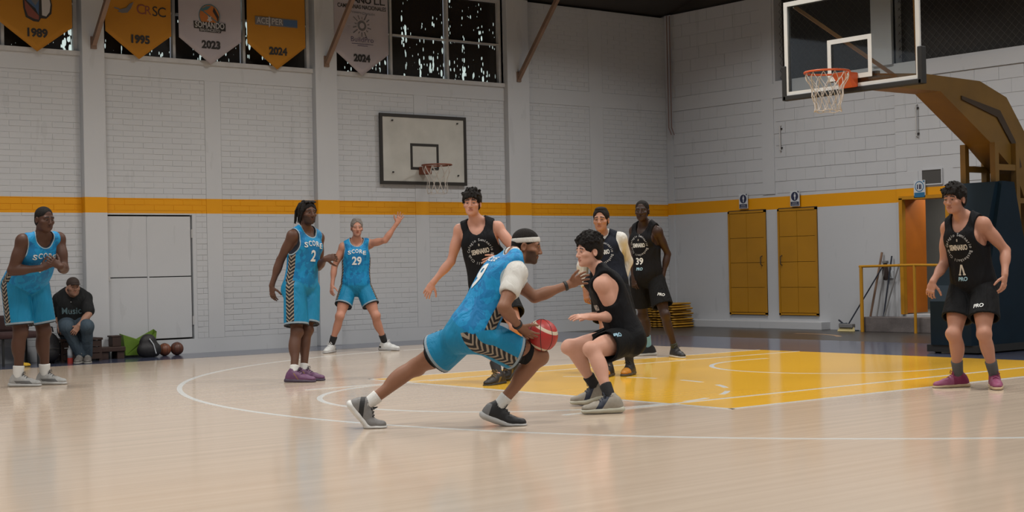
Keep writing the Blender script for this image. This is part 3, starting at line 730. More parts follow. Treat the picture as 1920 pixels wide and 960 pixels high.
stick('dark_pole', 'straight dark blue pole leaning between the mop and the grey pole', [V3(4.48, 3.97, 0.225), V3(4.66, 3.93, 1.14)], 0.012, M_NVY)
stick('grey_pole', 'slanted grey pole leaning beside the amber door frame', [V3(4.48, 3.96, 0.225), V3(4.62, 3.77, 1.02)], 0.011, M_GRY)
t = thing('dustpan', (4.44, 4.62, 0), 'small dark blue dustpan on the floor by the brooms', 'dustpan')
q = MB(); q.prism([(4.48, 0.001), (4.72, 0.001), (4.72, 0.12), (4.70, 0.12), (4.69, 0.02), (4.48, 0.012)], 'x', 4.36, 4.54); q.obj('pan', mat('slate_blue_plastic', (0.03, 0.06, 0.09), 0.5), t)
MB().tube([(4.45, 4.70, 0.10), (4.52, 4.85, 0.16)], 0.014).obj('handle', M_NVY, t)
t = thing('light_switch', (XW, 3.98, 0.85), 'small white socket plate on the wall behind the poles', 'socket')
MB().bevbox((XW-0.02, 3.93, 0.80), (XW+0.005, 4.03, 0.92), 0.004).obj('plate', M_SW, t); MB().box((XW-0.024, 3.965, 0.84), (XW-0.018, 3.995, 0.88)).obj('rocker', M_TRIM, t)

# ------------------------------------------------------------------ numpy signed-distance modeller
class Sdf:
    """grid of signed distances; shapes are blended in, then meshed by surface nets"""
    def __init__(s, lo, hi, h):
        s.h = h; s.lo = np.array(lo, float)-2*h
        s.n = np.ceil((np.array(hi, float)+2*h-s.lo)/h).astype(int)+1
        s.D = np.full(s.n, 1.0, np.float32)
    def _sub(s, lo, hi):
        a = np.clip(np.floor((np.array(lo)-s.lo)/s.h).astype(int), 0, s.n); b = np.clip(np.ceil((np.array(hi)-s.lo)/s.h).astype(int)+1, 0, s.n)
        if np.any(b <= a): return None
        g = np.meshgrid(*[(s.lo[i]+s.h*np.arange(a[i], b[i])).astype(np.float32) for i in range(3)], indexing='ij', sparse=True)
        return tuple(slice(a[i], b[i]) for i in range(3)), g
    def apply(s, prim):
        kind, op, k = prim[0], prim[1], prim[2]
        if kind == 'cone':
            _, _, _, a, b, ra, rb, nrm, fl = prim; R = max(ra, rb)
            lo = np.minimum(a, b)-R; hi = np.maximum(a, b)+R
        elif kind == 'ell':
            _, _, _, c, F, rad = prim; ext = np.sqrt(((np.abs(F.T)*rad)**2).sum(1)); lo, hi = c-ext, c+ext
        elif kind == 'half':
            lo, hi = s.lo, s.lo+s.n*s.h
        pad = k+3*s.h
        if op == 'min' : pad += 0.01
        S = s._sub(lo-pad, hi+pad)
        if S is None: return
        sl, (X, Y, Z) = S
        if kind == 'cone':
            ab = b-a; L2 = ab@ab+1e-12
            px, py, pz = X-a[0], Y-a[1], Z-a[2]
            t = np.clip((px*ab[0]+py*ab[1]+pz*ab[2])/L2, 0, 1)
            qx, qy, qz = px-t*ab[0], py-t*ab[1], pz-t*ab[2]
            if nrm is not None:
                d = (qx*nrm[0]+qy*nrm[1]+qz*nrm[2])*(fl-1)
                qx, qy, qz = qx+nrm[0]*d, qy+nrm[1]*d, qz+nrm[2]*d
            d = np.sqrt(qx*qx+qy*qy+qz*qz)-(ra+t*(rb-ra))
            if nrm is not None: d = np.where(d > 0, d/ (1+(fl-1)*0.5), d)
        elif kind == 'ell':
            px, py, pz = X-c[0], Y-c[1], Z-c[2]
            e = [(px*F[i][0]+py*F[i][1]+pz*F[i][2]) for i in range(3)]
            k0 = np.sqrt(sum((e[i]/rad[i])**2 for i in range(3)))
            k1 = np.sqrt(sum((e[i]/rad[i]**2)**2 for i in range(3)))+1e-6
            d = k0*(k0-1)/k1
            d = np.where(k0 < 0.05, -min(rad), d)
        else:
            _, _, _, p, nn = prim; d = (X-p[0])*nn[0]+(Y-p[1])*nn[1]+(Z-p[2])*nn[2]
        d = d.astype(np.float32); A = s.D[sl]
        if op == 'min':
            if k > 0: h_ = np.maximum(k-np.abs(A-d), 0)/k; s.D[sl] = np.minimum(A, d)-h_*h_*k/4
            else: s.D[sl] = np.minimum(A, d)
        elif op == 'sub':
            if k > 0: h_ = np.maximum(k-np.abs(A+d), 0)/k; s.D[sl] = np.maximum(A, -d)+h_*h_*k/4
            else: s.D[sl] = np.maximum(A, -d)
        elif op == 'and':
            s.D[sl] = np.maximum(A, d)
    def mesh(s):
        D = s.D; inside = D < 0
        I = inside.astype(np.int8)
        c = np.zeros(tuple(np.array(D.shape)-1), np.int8)
        offs = [(i, j, k) for i in (0, 1) for j in (0, 1) for k in (0, 1)]
        n0, n1, n2 = c.shape
        for i, j, k in offs: c += I[i:i+n0, j:j+n1, k:k+n2]
        act = (c > 0) & (c < 8); idx = np.full(c.shape, -1, np.int32); cells = np.argwhere(act); idx[act] = np.arange(len(cells))
        val = np.stack([D[cells[:, 0]+i, cells[:, 1]+j, cells[:, 2]+k] for i, j, k in offs], 1); O = np.array(offs, float)
        acc = np.zeros((len(cells), 3)); cnt = np.zeros(len(cells))
        for a in range(8):
            for b in range(a+1, 8):
                if np.abs(O[a]-O[b]).sum() != 1: continue
                va, vb = val[:, a], val[:, b]; m_ = (va < 0) != (vb < 0)
                t = np.where(m_, va/np.where(m_, va-vb, 1), 0)
                acc += np.where(m_[:, None], O[a]+t[:, None]*(O[b]-O[a]), 0); cnt += m_
        P = s.lo + s.h*(cells+acc/cnt[:, None])
        Fs = []
        for ax_ in range(3):
            sl0 = [slice(None)]*3; sl1 = [slice(None)]*3; sl0[ax_] = slice(0, -1); sl1[ax_] = slice(1, None)
            ch = inside[tuple(sl0)] != inside[tuple(sl1)]
            e = np.argwhere(ch); o1, o2 = [(1, 2), (2, 0), (0, 1)][ax_]
            e = e[(e[:, o1] > 0) & (e[:, o2] > 0) & (e[:, o1] < D.shape[o1]-1) & (e[:, o2] < D.shape[o2]-1)]
            if not len(e): continue
            fl = inside[e[:, 0], e[:, 1], e[:, 2]]
            def cell(d1, d2):
                q = e.copy(); q[:, o1] += d1; q[:, o2] += d2; return idx[q[:, 0], q[:, 1], q[:, 2]]
            quad = np.stack([cell(-1, -1), cell(0, -1), cell(0, 0), cell(-1, 0)], 1)
            quad[~fl] = quad[~fl][:, ::-1]
            Fs.append(quad)
        F = np.concatenate(Fs) if Fs else np.zeros((0, 4), int)
        F = F[(F >= 0).all(1)]
        return P, F
def relax(P, F, it=2, w=0.5):
    if len(P) == 0: return P
    for _ in range(it):
        S = np.zeros_like(P); c = np.zeros(len(P))
        for a, b in ((0, 1), (1, 2), (2, 3), (3, 0)):
            np.add.at(S, F[:, a], P[F[:, b]]); np.add.at(c, F[:, a], 1)
            np.add.at(S, F[:, b], P[F[:, a]]); np.add.at(c, F[:, b], 1)
        P = P+w*(S/np.maximum(c, 1)[:, None]-P)
    return P
def bounds(prims):
    lo = np.full(3, 1e9); hi = -lo
    for p in prims:
        if p[1] != 'min': continue
        if p[0] == 'cone': R = max(p[5], p[6])+.01; lo = np.minimum(lo, np.minimum(p[3], p[4])-R); hi = np.maximum(hi, np.maximum(p[3], p[4])+R)
        elif p[0] == 'ell': e = np.sqrt(((np.abs(p[4].T)*p[5])**2).sum(1))+.01; lo = np.minimum(lo, p[3]-e); hi = np.maximum(hi, p[3]+e)
    return lo, hi
def build(prims, h, lo=None, hi=None, it=1):
    if lo is None: lo, hi = bounds(prims)
    g = Sdf(lo, hi, h)
    for p in prims: g.apply(p)
    P, F = g.mesh(); return relax(P, F, it, 0.5), F
def npmesh(name, P, F, smooth=True):
    me = bpy.data.meshes.new(name)
    me.vertices.add(len(P)); me.vertices.foreach_set('co', P.astype(np.float32).ravel())
    me.loops.add(F.size); me.loops.foreach_set('vertex_index', F.astype(np.int32).ravel())
    me.polygons.add(len(F)); me.polygons.foreach_set('loop_start', np.arange(0, F.size, 4, dtype=np.int32))
    me.update(calc_edges=True); me.validate()
    if smooth: me.shade_smooth()
    return me
def setattr_f(me, name, arr):
    a = me.attributes.new(name, 'FLOAT', 'POINT'); a.data.foreach_set('value', np.asarray(arr, np.float32))
def setattr_v(me, name, arr):
    a = me.attributes.new(name, 'FLOAT_VECTOR', 'POINT'); a.data.foreach_set('vector', np.asarray(arr, np.float32).ravel())
def setattr_c(me, name, arr):
    a = me.color_attributes.new(name, 'FLOAT_COLOR', 'POINT'); c = np.ones((len(arr), 4), np.float32); c[:, :3] = arr; a.data.foreach_set('color', c.ravel())
EYE = np.eye(3)
def unit(v): v = np.array(v, float); return v/np.linalg.norm(v)
def cone(a, b, ra, rb=None, k=0.02, n=None, fl=1.0, op='min'): return ('cone', op, k, np.array(a, float), np.array(b, float), ra, ra if rb is None else rb, None if n is None else unit(n), fl)
def ell(c, F, rad, k=0.02, op='min'): return ('ell', op, k, np.array(c, float), np.array(F, float), np.array(rad, float))
def half(p, n): return ('half', 'and', 0, np.array(p, float), unit(n))     # keeps the side n points away from

# stack of folded amber tarps in the corner
M_TARP = mat('amber_tarp', (0.36, 0.185, 0.012), 0.55, var=0.2, vscale=9, bump=0.5, bscale=14)
TC = V3(4.20, 8.28, 0)
r3 = random.Random(11)
names = ['top', 'second', 'third', 'fourth', 'bottom']
z = 0.0
for k in range(5):
    hh = 0.085
    c = TC+V3(r3.uniform(-.02, .02), r3.uniform(-.03, .03), z+hh/2)
    t = thing('folded_tarp', (c[0], c[1], z), 'folded amber tarp, %s of the stack in the corner' % names[4-k], 'tarp', 'folded tarps')
    for j in range(2):
        zz = z+hh*(0.25+0.5*j); wv = 0.33+r3.uniform(-.025, .025)
        A_ = V3(.627, -.779, 0); B_ = V3(-CR[1], CR[0], 0)
        pr = []
        for q_ in range(7):
            s_ = -wv+2*wv*q_/6; a_ = V3(-.25, s_, 0); pr.append(cone(V3(c[0]-.20, c[1]+s_, zz+r3.uniform(-.006, .006)), V3(c[0]+.20, c[1]+s_, zz+r3.uniform(-.006, .006)), .05, .05, .03, (0, 0, 1), 2.8))
        P_, F_ = build(pr, 0.012); P_[:, 2] = np.clip(P_[:, 2], z+hh*.5*j+.001, z+hh*.5*(j+1)-.001); link('fold', npmesh('fold', P_, F_), M_TARP, t)
    z += hh

# ------------------------------------------------------------------ things along the back wall behind the sideline
def ball(name, c, r, label, colA, colB, group=None, seams=True):
    bm = bmesh.new(); bmesh.ops.create_uvsphere(bm, u_segments=40, v_segments=24, radius=r)
    q = MB().bm(bm); q.v = [tuple(np.array(v)+c) for v in q.v]
    t = thing(name, (c[0], c[1], c[2]-r), label, 'ball', group)
    M, n = newmat(name+'_'+label[:12], 0.45, 0.5)
    o_ = n.obj(); mp = n.n('ShaderNodeMapping'); n.put(mp.inputs[0], o_); mp.inputs['Location'].default_value = tuple(-np.array(c)); 
    x, y, z_ = n.sep(mp.outputs[0])
    if colB is not None:
        # two cream bands curving round the ball
        d = V3(*cvec(0.45, -0.75, -0.5)); e = V3(*cvec(0.62, 0.55, -0.55))
        dot = lambda v: n.math('ADD', n.math('ADD', n.math('MULTIPLY', x, v[0]/r), n.math('MULTIPLY', y, v[1]/r)), n.math('MULTIPLY', z_, v[2]/r))
        B1 = n.math('LESS_THAN', n.math('ABSOLUTE', n.math('SUBTRACT', dot(cvec(-.42, .90, .1)), n.math('MULTIPLY', n.math('POWER', dot(cvec(.9, .42, .1)), 2.0), .10))), .0)
        s1 = n.math('ABSOLUTE', n.math('SUBTRACT', n.math('ABSOLUTE', dot(cvec(.42, .88, -.25))), .60)); s1 = n.math('LESS_THAN', s1, .085)
        n.col(n.mix(s1, colA, colB))
    else: n.col(colA)
    q.obj('cover', M, t, True)
    if seams:
        for ax1, ax2 in ((V3(1, 0, 0), V3(0, 0, 1)), (V3(0, 1, 0), V3(0, 0, 1)), (unit((1, 1, 0)), V3(0, 0, 1))):
            MB().tube([np.array(c)+r*(math.cos(a)*ax1+math.sin(a)*ax2) for a in np.linspace(0, 2*math.pi, 49)[:-1]], 0.0022, 5, closed=True).obj('seam', M_BLK, t)
    return t
ball('basketball', V3(-5.10, 8.46, .085), .085, 'small worn orange ball leaning on the black bag by the wall', (0.16, 0.05, 0.022), None, 'balls by the wall')
ball('basketball', V3(-4.92, 8.46, .088), .088, 'small dark brown ball beside the white hatch door corner', (0.10, 0.035, 0.02), None, 'balls by the wall')
M_GRN = mat('lime_green_bag', (0.115, 0.21, 0.018), 0.6, var=0.1, vscale=8); M_BAG = mat('black_nylon', (0.012, 0.011, 0.013), 0.6, bump=0.4, bscale=30)
t = thing('tote_bag', (-5.4, 8.55, 0), 'lime green open shopping bag against the white hatch door', 'bag')
q = MB(); x0, x1 = -5.66, -5.19
q.add([(x0+.03, 8.62, .03), (x1-.03, 8.62, .03), (x1+.02, 8.64, .36), (-5.42, 8.645, .24), (x0, 8.64, .32), (x0+.03, 8.52, .03), (x1-.03, 8.52, .03), (x1, 8.50, .33), (-5.42, 8.49, .21), (x0-.01, 8.50, .30)], [(0, 1, 2, 3, 4), (9, 8, 7, 6, 5), (0, 5, 6, 1), (1, 6, 7, 2), (4, 9, 5, 0)])
q.obj('sheet', M_GRN, t)
t = thing('duffel_bag', (-5.35, 8.38, 0), 'black nylon bag with a pale zip in front of the green bag', 'bag')
P_, F_ = build([ell((-5.38, 8.34, .10), EYE, (.17, .10, .12)), ell((-5.39, 8.35, .19), EYE, (.12, .08, .12)), ('half', 'and', 0, V3(0, 0, .003), V3(0, 0, -1))], .012); link('body', npmesh('body', P_, F_), M_BAG, t)
MB().tube([(-5.41, 8.262, .25), (-5.36, 8.245, .17), (-5.33, 8.235, .05)], .007).obj('zip', M_SW, t)
t = thing('low_bench', (-5.87, 8.5, 0), 'short low dark brown wooden bench along the brick wall', 'bench')
M_BEN = mat('dark_red_brown_wood', (0.035, 0.016, 0.011), 0.6, var=0.2, vscale=6)
MB().bevbox((-6.04, 8.36, .10), (-5.70, 8.58, .16), .008).obj('seat_plank', M_BEN, t)
for x in (-5.98, -5.76): MB().bevbox((x-.05, 8.38, 0), (x+.05, 8.56, .10), .006).obj('leg', M_BEN, t)
t = thing('wooden_box', (-5.78, 8.5, .16), 'small dark brown box standing on the bench end', 'box')
MB().bevbox((-5.85, 8.43, .161), (-5.73, 8.56, .30), .006).obj('case', M_BEN, t); MB().bevbox((-5.865, 8.425, .285), (-5.725, 8.565, .305), .004).obj('lid', M_BEN, t)
# crate under the seated man, dark chair and bags beside
t = thing('storage_crate', (-6.35, 8.40, 0), 'dark wooden crate under the seated man in the cap', 'crate')
for x in (-6.62, -6.12):
    for y in (8.22, 8.56): MB().box((x-.02, y-.02, 0), (x+.02, y+.02, .27)).obj('corner_post', M_BEN, t)
for z_ in (.03, .11, .19):
    MB().box((-6.62, 8.19, z_), (-6.12, 8.21, z_+.07)).obj('slat', M_BEN, t); MB().box((-6.64, 8.22, z_), (-6.62, 8.56, z_+.07)).obj('slat', M_BEN, t); MB().box((-6.12, 8.22, z_), (-6.10, 8.56, z_+.07)).obj('slat', M_BEN, t)
MB().bevbox((-6.65, 8.18, .27), (-6.09, 8.60, .30), .006).obj('lid', M_BEN, t)
M_MAR = mat('dark_maroon_cloth', (0.030, 0.010, 0.010), 0.8, var=0.2, vscale=8)
t = thing('padded_chair', (-7.15, 8.35, 0), 'dark maroon padded chair against the brick wall', 'chair')
for x in (-7.42, -6.98):
    for y in (8.10, 8.50): MB().tube([(x, y, 0), (x, y, .36)], .016).obj('leg', M_BLK, t)
MB().bevbox((-7.48, 8.04, .34), (-6.92, 8.56, .42), .03).obj('seat', M_MAR, t); MB().bevbox((-7.48, 8.52, .42), (-6.92, 8.60, .62), .03).obj('backrest', M_MAR, t)
t = thing('backpack', (-6.85, 8.15, 0), 'black backpack on the floor between the chair and the crate', 'bag')
P_, F_ = build([ell((-6.80, 8.22, .20), EYE, (.15, .11, .20)), ell((-6.80, 8.15, .14), EYE, (.11, .08, .11)), ('half', 'and', 0, V3(0, 0, .003), V3(0, 0, -1))], .012); link('body', npmesh('body', P_, F_), M_BAG, t)
MB().tube([(-6.87, 8.21, .40), (-6.85, 8.19, .46), (-6.76, 8.19, .46), (-6.74, 8.21, .40)], .010).obj('strap', M_BAG, t); MB().tube([(-6.88, 8.075, .19), (-6.80, 8.06, .20), (-6.72, 8.075, .19)], .005).obj('zip', M_NEARBLK, t)
t = thing('water_bottle', (-6.60, 8.02, 0), 'white bottle with a red base beside the crate', 'bottle')
MB().tube([(-6.60, 8.02, .07), (-6.60, 8.02, .17), (-6.60, 8.02, .185), (-6.60, 8.02, .20)], [.034, .034, .022, .014], 14).obj('body', M_SW, t, True)
MB().tube([(-6.60, 8.02, 0), (-6.60, 8.02, .07)], .035, 14).obj('base', mat('red_plastic', (0.35, 0.04, 0.03), .5), t); MB().tube([(-6.60, 8.02, .20), (-6.60, 8.02, .225)], .016, 12).obj('cap', M_SW, t)
t = thing('training_bib', (-7.24, 7.96, 0), 'crumpled yellow cloth on the floor by the chair', 'cloth')
P_, F_ = build([ell((-7.26, 7.98, .03), EYE, (.05, .05, .07)), ell((-7.20, 7.94, .015), EYE, (.06, .045, .03)), ell((-7.29, 7.95, .02), EYE, (.04, .05, .05)), ('half', 'and', 0, V3(0, 0, .002), V3(0, 0, -1))], .008)
link('cloth', npmesh('cloth', P_, F_), mat('yellow_cloth', (0.55, 0.33, 0.02), .8, var=.2, vscale=20), t)
# ------------------------------------------------------------------ people
JN = ['pel', 'neck', 'head', 'shR', 'shL', 'elR', 'elL', 'wrR', 'wrL', 'hipR', 'hipL', 'knR', 'knL', 'anR', 'anL']
POSE = {   # joints in metres: pel neck head shR shL elR elL wrR wrL hipR hipL knR knL anR anL
 'P1': (1.86, [[-8.42,4.711,1.051],[-8.372,4.363,1.486],[-8.377,4.297,1.666],[-8.568,4.374,1.455],[-8.188,4.414,1.472],[-8.667,4.41,1.164],[-8.178,4.315,1.173],[-8.42,4.291,1.183],[-8.307,4.087,1.195],[-8.519,4.701,0.997],[-8.319,4.72,0.999],[-8.499,4.671,0.543],[-8.25,4.692,0.541],[-8.524,4.684,0.092],[-8.235,4.718,0.094]]),
 'P2': (1.83, [[-6.227,3.009,0.953],[-6.177,2.965,1.506],[-6.195,2.907,1.685],[-6.356,2.927,1.459],[-6.006,3.008,1.438],[-6.411,3.089,1.215],[-6.03,2.982,1.142],[-6.493,3.13,0.958],[-6.092,2.745,1.221],[-6.315,2.964,0.922],[-6.13,3.02,0.921],[-6.358,2.887,0.487],[-6.211,2.935,0.5],[-6.462,2.779,0.089],[-6.295,2.873,0.091]]),
 'P3': (1.8, [[-3.025,6.935,0.9],[-3.013,6.917,1.474],[-3.029,6.875,1.664],[-3.167,7.009,1.415],[-2.854,6.833,1.45],[-3.253,7.103,1.149],[-2.796,6.547,1.489],[-3.318,7.062,0.906],[-2.671,6.446,1.708],[-3.108,6.987,0.845],[-2.937,6.889,0.844],[-3.316,6.893,0.48],[-2.88,6.687,0.474],[-3.378,7.024,0.089],[-2.702,6.738,0.094]]),
 'P4': (1.88, [[-5.161,1.252,0.915],[-5.259,1.308,1.523],[-5.32,1.303,1.719],[-5.357,1.458,1.466],[-5.104,1.183,1.482],[-5.434,1.509,1.165],[-5.054,0.984,1.254],[-5.587,1.607,0.96],[-5.301,0.923,1.185],[-5.221,1.32,0.854],[-5.064,1.186,0.858],[-5.269,1.154,0.425],[-5.115,0.916,0.525],[-5.368,0.892,0.084],[-5.017,1.156,0.163]]),
 'P5': (1.82, [[-7.904,-2.03,0.662],[-7.62,-2.156,1.167],[-7.458,-2.115,1.243],[-7.703,-2.3,1.057],[-7.58,-1.981,1.076],[-7.874,-2.365,0.832],[-7.377,-2.093,0.886],[-7.674,-2.274,0.698],[-7.163,-2.214,0.966],[-7.846,-2.121,0.612],[-7.891,-1.932,0.617],[-7.442,-2.212,0.471],[-8.052,-1.589,0.415],[-7.677,-2.019,0.12],[-8.375,-1.426,0.157]]),
 'P6': (1.8, [[-6.094,-1.666,0.53],[-6.26,-1.546,1.051],[-6.35,-1.525,1.207],[-6.187,-1.386,0.956],[-6.369,-1.68,0.951],[-6.059,-1.474,0.706],[-6.219,-1.679,0.698],[-6.311,-1.503,0.708],[-6.472,-1.659,0.707],[-6.062,-1.571,0.515],[-6.171,-1.728,0.508],[-6.443,-1.386,0.47],[-6.573,-1.783,0.467],[-6.2,-1.412,0.13],[-6.575,-1.992,0.1]]),
 'P7': (1.78, [[-3.829,0.984,0.885],[-3.794,1.127,1.395],[-3.863,1.065,1.554],[-3.839,1.296,1.358],[-3.662,1.003,1.356],[-3.937,1.281,1.085],[-3.496,1.082,1.131],[-3.956,1.218,0.842],[-3.615,1.035,0.914],[-3.878,1.057,0.841],[-3.804,0.897,0.842],[-3.981,0.899,0.455],[-3.913,0.674,0.497],[-4.098,0.743,0.088],[-3.85,0.7,0.09]]),
 'P8': (1.88, [[-1.775,2.582,0.967],[-1.783,2.591,1.551],[-1.865,2.548,1.721],[-1.79,2.773,1.495],[-1.74,2.42,1.477],[-1.887,2.722,1.208],[-1.586,2.42,1.212],[-1.902,2.677,0.945],[-1.666,2.427,0.957],[-1.81,2.675,0.917],[-1.732,2.495,0.908],[-1.708,2.731,0.484],[-1.758,2.312,0.499],[-1.537,2.83,0.091],[-1.609,2.307,0.089]]),
 'P9': (1.82, [[-3.123,-2.776,0.885],[-3.23,-2.763,1.424],[-3.328,-2.752,1.588],[-3.209,-2.594,1.352],[-3.203,-2.939,1.376],[-3.232,-2.565,1.046],[-3.028,-3.028,1.151],[-3.443,-2.598,0.902],[-3.16,-3.102,0.949],[-3.138,-2.686,0.834],[-3.12,-2.868,0.836],[-3.35,-2.731,0.454],[-3.294,-2.982,0.459],[-3.171,-2.64,0.086],[-3.084,-2.934,0.092]]),
 'P10': (1.78, [[-6.446,8.248,0.391],[-6.483,8.196,0.902],[-6.538,8.032,0.955],[-6.627,8.286,0.809],[-6.336,8.107,0.812],[-6.577,8.464,0.585],[-6.395,7.904,0.613],[-6.632,8.251,0.467],[-6.575,7.791,0.479],[-6.517,8.294,0.473],[-6.368,8.204,0.468],[-6.684,7.909,0.46],[-6.476,7.786,0.462],[-6.502,7.95,0.088],[-6.405,7.942,0.083]]),
}

FH = unit(CF*V3(1, 1, 0)); RH = np.cross(FH, V3(0, 0, 1))
def face_dir(phi, pitch=0):
    """horizontal heading: 0 looks at the camera side of the hall, +90 along the picture to the right; pitch up positive"""
    p = math.radians(phi); q = math.radians(pitch)
    return unit((-math.cos(p)*FH+math.sin(p)*RH)*math.cos(q)+V3(0, 0, math.sin(q)))
def skin_mat():
    M, n = newmat('skin', 0.52, 0.3)
    a = n.attr('tone'); P = n.pos()
    n.col(n.mix(n.math('MULTIPLY', n.noise(P, 30, 3), 0.22), a.outputs['Color'], n.mix(1.0, a.outputs['Color'], (0.72, 0.62, 0.60), 'MULTIPLY')))
    n.put(n.b.inputs['Subsurface Weight'], 0.0); return M
M_SKIN = skin_mat()
def wrinkle(n, P, st=0.55):
    w_ = n.noise(n.scale(P, (9, 9, 3.2)), 1.0, 3, 1.2); f = n.noise(P, 260, 2)
    n.bump(n.math('ADD', w_, n.math('MULTIPLY', f, 0.03)), st, 0.05)
ZEBRA = None
def zebra_nodes(n, rst):
    x, y, z = n.sep(rst)
    d = n.math('ADD', z, n.math('MULTIPLY', n.math('ABSOLUTE', y), -0.9))
    w_ = n.math('SINE', n.math('MULTIPLY', n.math('ADD', d, n.math('MULTIPLY', n.noise(n.scale(rst, (1, 14, 14)), 1.0, 2), 0.03)), 160.0))
    return n.mix(n.math('GREATER_THAN', w_, 0.25), (0.012, 0.012, 0.014), (0.27, 0.225, 0.17))
def blue_jersey_mat():
    M, n = newmat('blue_star_print_jersey', 0.6, 0.3)
    rst = n.attr('rst').outputs['Vector']; P = n.pos(); x, y, z = n.sep(rst)
    a = n.noise(n.scale(rst, (13, 13, 13)), 1.0, 2, 0.7)
    vo = n.n('ShaderNodeTexVoronoi', feature='F1', distance='MINKOWSKI'); vo.inputs['Exponent'].default_value = 0.55
    n.put(vo.inputs['Vector'], rst); vo.inputs['Scale'].default_value = 9.0
    star = n.math('LESS_THAN', vo.outputs['Distance'], 0.62)
    c = n.mix(n.math('GREATER_THAN', a, 0.5), (0.003, 0.205, 0.44), (0.002, 0.125, 0.33))
    c = n.mix(n.math('MULTIPLY', star, 0.75), c, (0.002, 0.060, 0.22))
    c = n.mix(n.math('MULTIPLY', n.noise(rst, 5, 2), 0.5), c, (0.008, 0.26, 0.50))
    pan = n.math('LESS_THAN', n.math('ABSOLUTE', y), 0.042)
    pan = n.math('MULTIPLY', n.math('MULTIPLY', pan, n.math('LESS_THAN', z, 0.46)), n.math('GREATER_THAN', n.math('ABSOLUTE', x), 0.10))
    c = n.mix(pan, c, zebra_nodes(n, rst))
    e = n.attr('edge').outputs['Fac']
    c = n.mix(n.math('LESS_THAN', e, 0.015), c, (0.28, 0.36, 0.40)); c = n.mix(n.math('LESS_THAN', e, 0.007), c, (0.015, 0.02, 0.03))
    n.col(c); wrinkle(n, P); return M
def blue_shorts_mat():
    M, n = newmat('teal_blue_shorts', 0.6, 0.3)
    rst = n.attr('rst').outputs['Vector']; P = n.pos(); x, y, z = n.sep(rst)
    c = n.mix(n.noise(P, 6, 2), (0.003, 0.155, 0.30), (0.004, 0.20, 0.37))
    pan = n.math('MULTIPLY', n.math('LESS_THAN', n.math('ABSOLUTE', y), 0.044), n.math('GREATER_THAN', x, 0.02))
    c = n.mix(pan, c, zebra_nodes(n, rst))
    h = n.attr('edge').outputs['Fac']
    c = n.mix(n.math('LESS_THAN', h, 0.030), c, (0.22, 0.28, 0.32)); c = n.mix(n.math('LESS_THAN', h, 0.012), c, (0.012, 0.014, 0.02))
    n.col(c); wrinkle(n, P); return M
def plain_cloth(name, c0, c1, st=0.55, rough=0.75):
    M, n = newmat(name, rough, 0.15); P = n.pos(); n.col(n.mix(n.noise(P, 8, 3), c0, c1)); wrinkle(n, P, st); return M
M_BJ, M_BS = blue_jersey_mat(), blue_shorts_mat()
M_KJ = plain_cloth('black_mesh_jersey', (0.0045, 0.0047, 0.006), (0.008, 0.0083, 0.010)); M_KS = plain_cloth('black_shorts', (0.004, 0.0042, 0.005), (0.0065, 0.0068, 0.0075))
M_NJ = plain_cloth('navy_mesh_jersey', (0.006, 0.008, 0.015), (0.009, 0.012, 0.021))
M_WS = plain_cloth('white_undershirt', (0.52, 0.51, 0.47), (0.60, 0.59, 0.56)); M_JN = plain_cloth('blue_jeans', (0.035, 0.055, 0.075), (0.06, 0.085, 0.11)); M_TE = plain_cloth('charcoal_tee', (0.011, 0.012, 0.013), (0.018, 0.019, 0.02))
M_LETW = mat('white_print', (0.62, 0.64, 0.63), 0.6); M_LETC = mat('cream_print', (0.50, 0.46, 0.40), 0.6); M_LETD = mat('dim_print', (0.36, 0.37, 0.38), 0.6); M_LETB = mat('pale_blue_print', (0.30, 0.50, 0.62), 0.6); M_LETT = mat('slate_print', (0.09, 0.15, 0.17), .7)

def shirt_bvh(P, F): return BVHTree.FromPolygons([tuple(p) for p in P], [tuple(map(int, f)) for f in F])
def decal(name, v, f, bvh, c, right, up, fwd, material, parent, off=0.004):
    """print lettering onto cloth: each point is laid on the garment along -fwd"""
    bm = bmesh.new(); vs = [bm.verts.new((x, y, 0)) for x, y in v]
    for q in f:
        try: bm.faces.new([vs[i] for i in q])
        except ValueError: pass
    bmesh.ops.triangulate(bm, faces=bm.faces)
    for _ in range(3):
        le = [e for e in bm.edges if e.calc_length() > 0.022]
        if not le: break
        bmesh.ops.subdivide_edges(bm, edges=le, cuts=1); bmesh.ops.triangulate(bm, faces=bm.faces)
    dead = []
    for w_ in bm.verts:
        p = c+w_.co.x*right+w_.co.y*up
        hit = bvh.ray_cast(Vector(p+fwd*0.6), Vector(-fwd), 1.2)
        if hit[0] is None: dead.append(w_); continue
        w_.co = Vector(np.array(hit[0])+fwd*off*0.4+np.array(hit[1])*off*0.6)
    bmesh.ops.delete(bm, geom=dead, context='VERTS')
    if not bm.faces: bm.free(); return None
    me = bpy.data.meshes.new(name); bm.to_mesh(me); bm.free()
    return link(name, me, material, parent)
def arc_text(s, size, R, a0, a1, bold=0.01, inward=False):
    """single letters set round a circle from angle a0 to a1 (degrees)"""
    V_, F_ = [], []
    for i, ch in enumerate(s):
        if ch == ' ': continue
        a = math.radians(a0+(a1-a0)*i/(len(s)-1)); v, f = text_mesh(ch, size, bold)
        if not len(v): continue
        rot = a-math.pi/2 + (math.pi if inward else 0); cs, sn = math.cos(rot), math.sin(rot)
        v = v@np.array([[cs, sn], [-sn, cs]])+np.array([R*math.cos(a), R*math.sin(a)])
        k = sum(len(q) for q in V_); V_.append(v); F_ += [tuple(j+k for j in q) for q in f]
    return np.concatenate(V_), F_

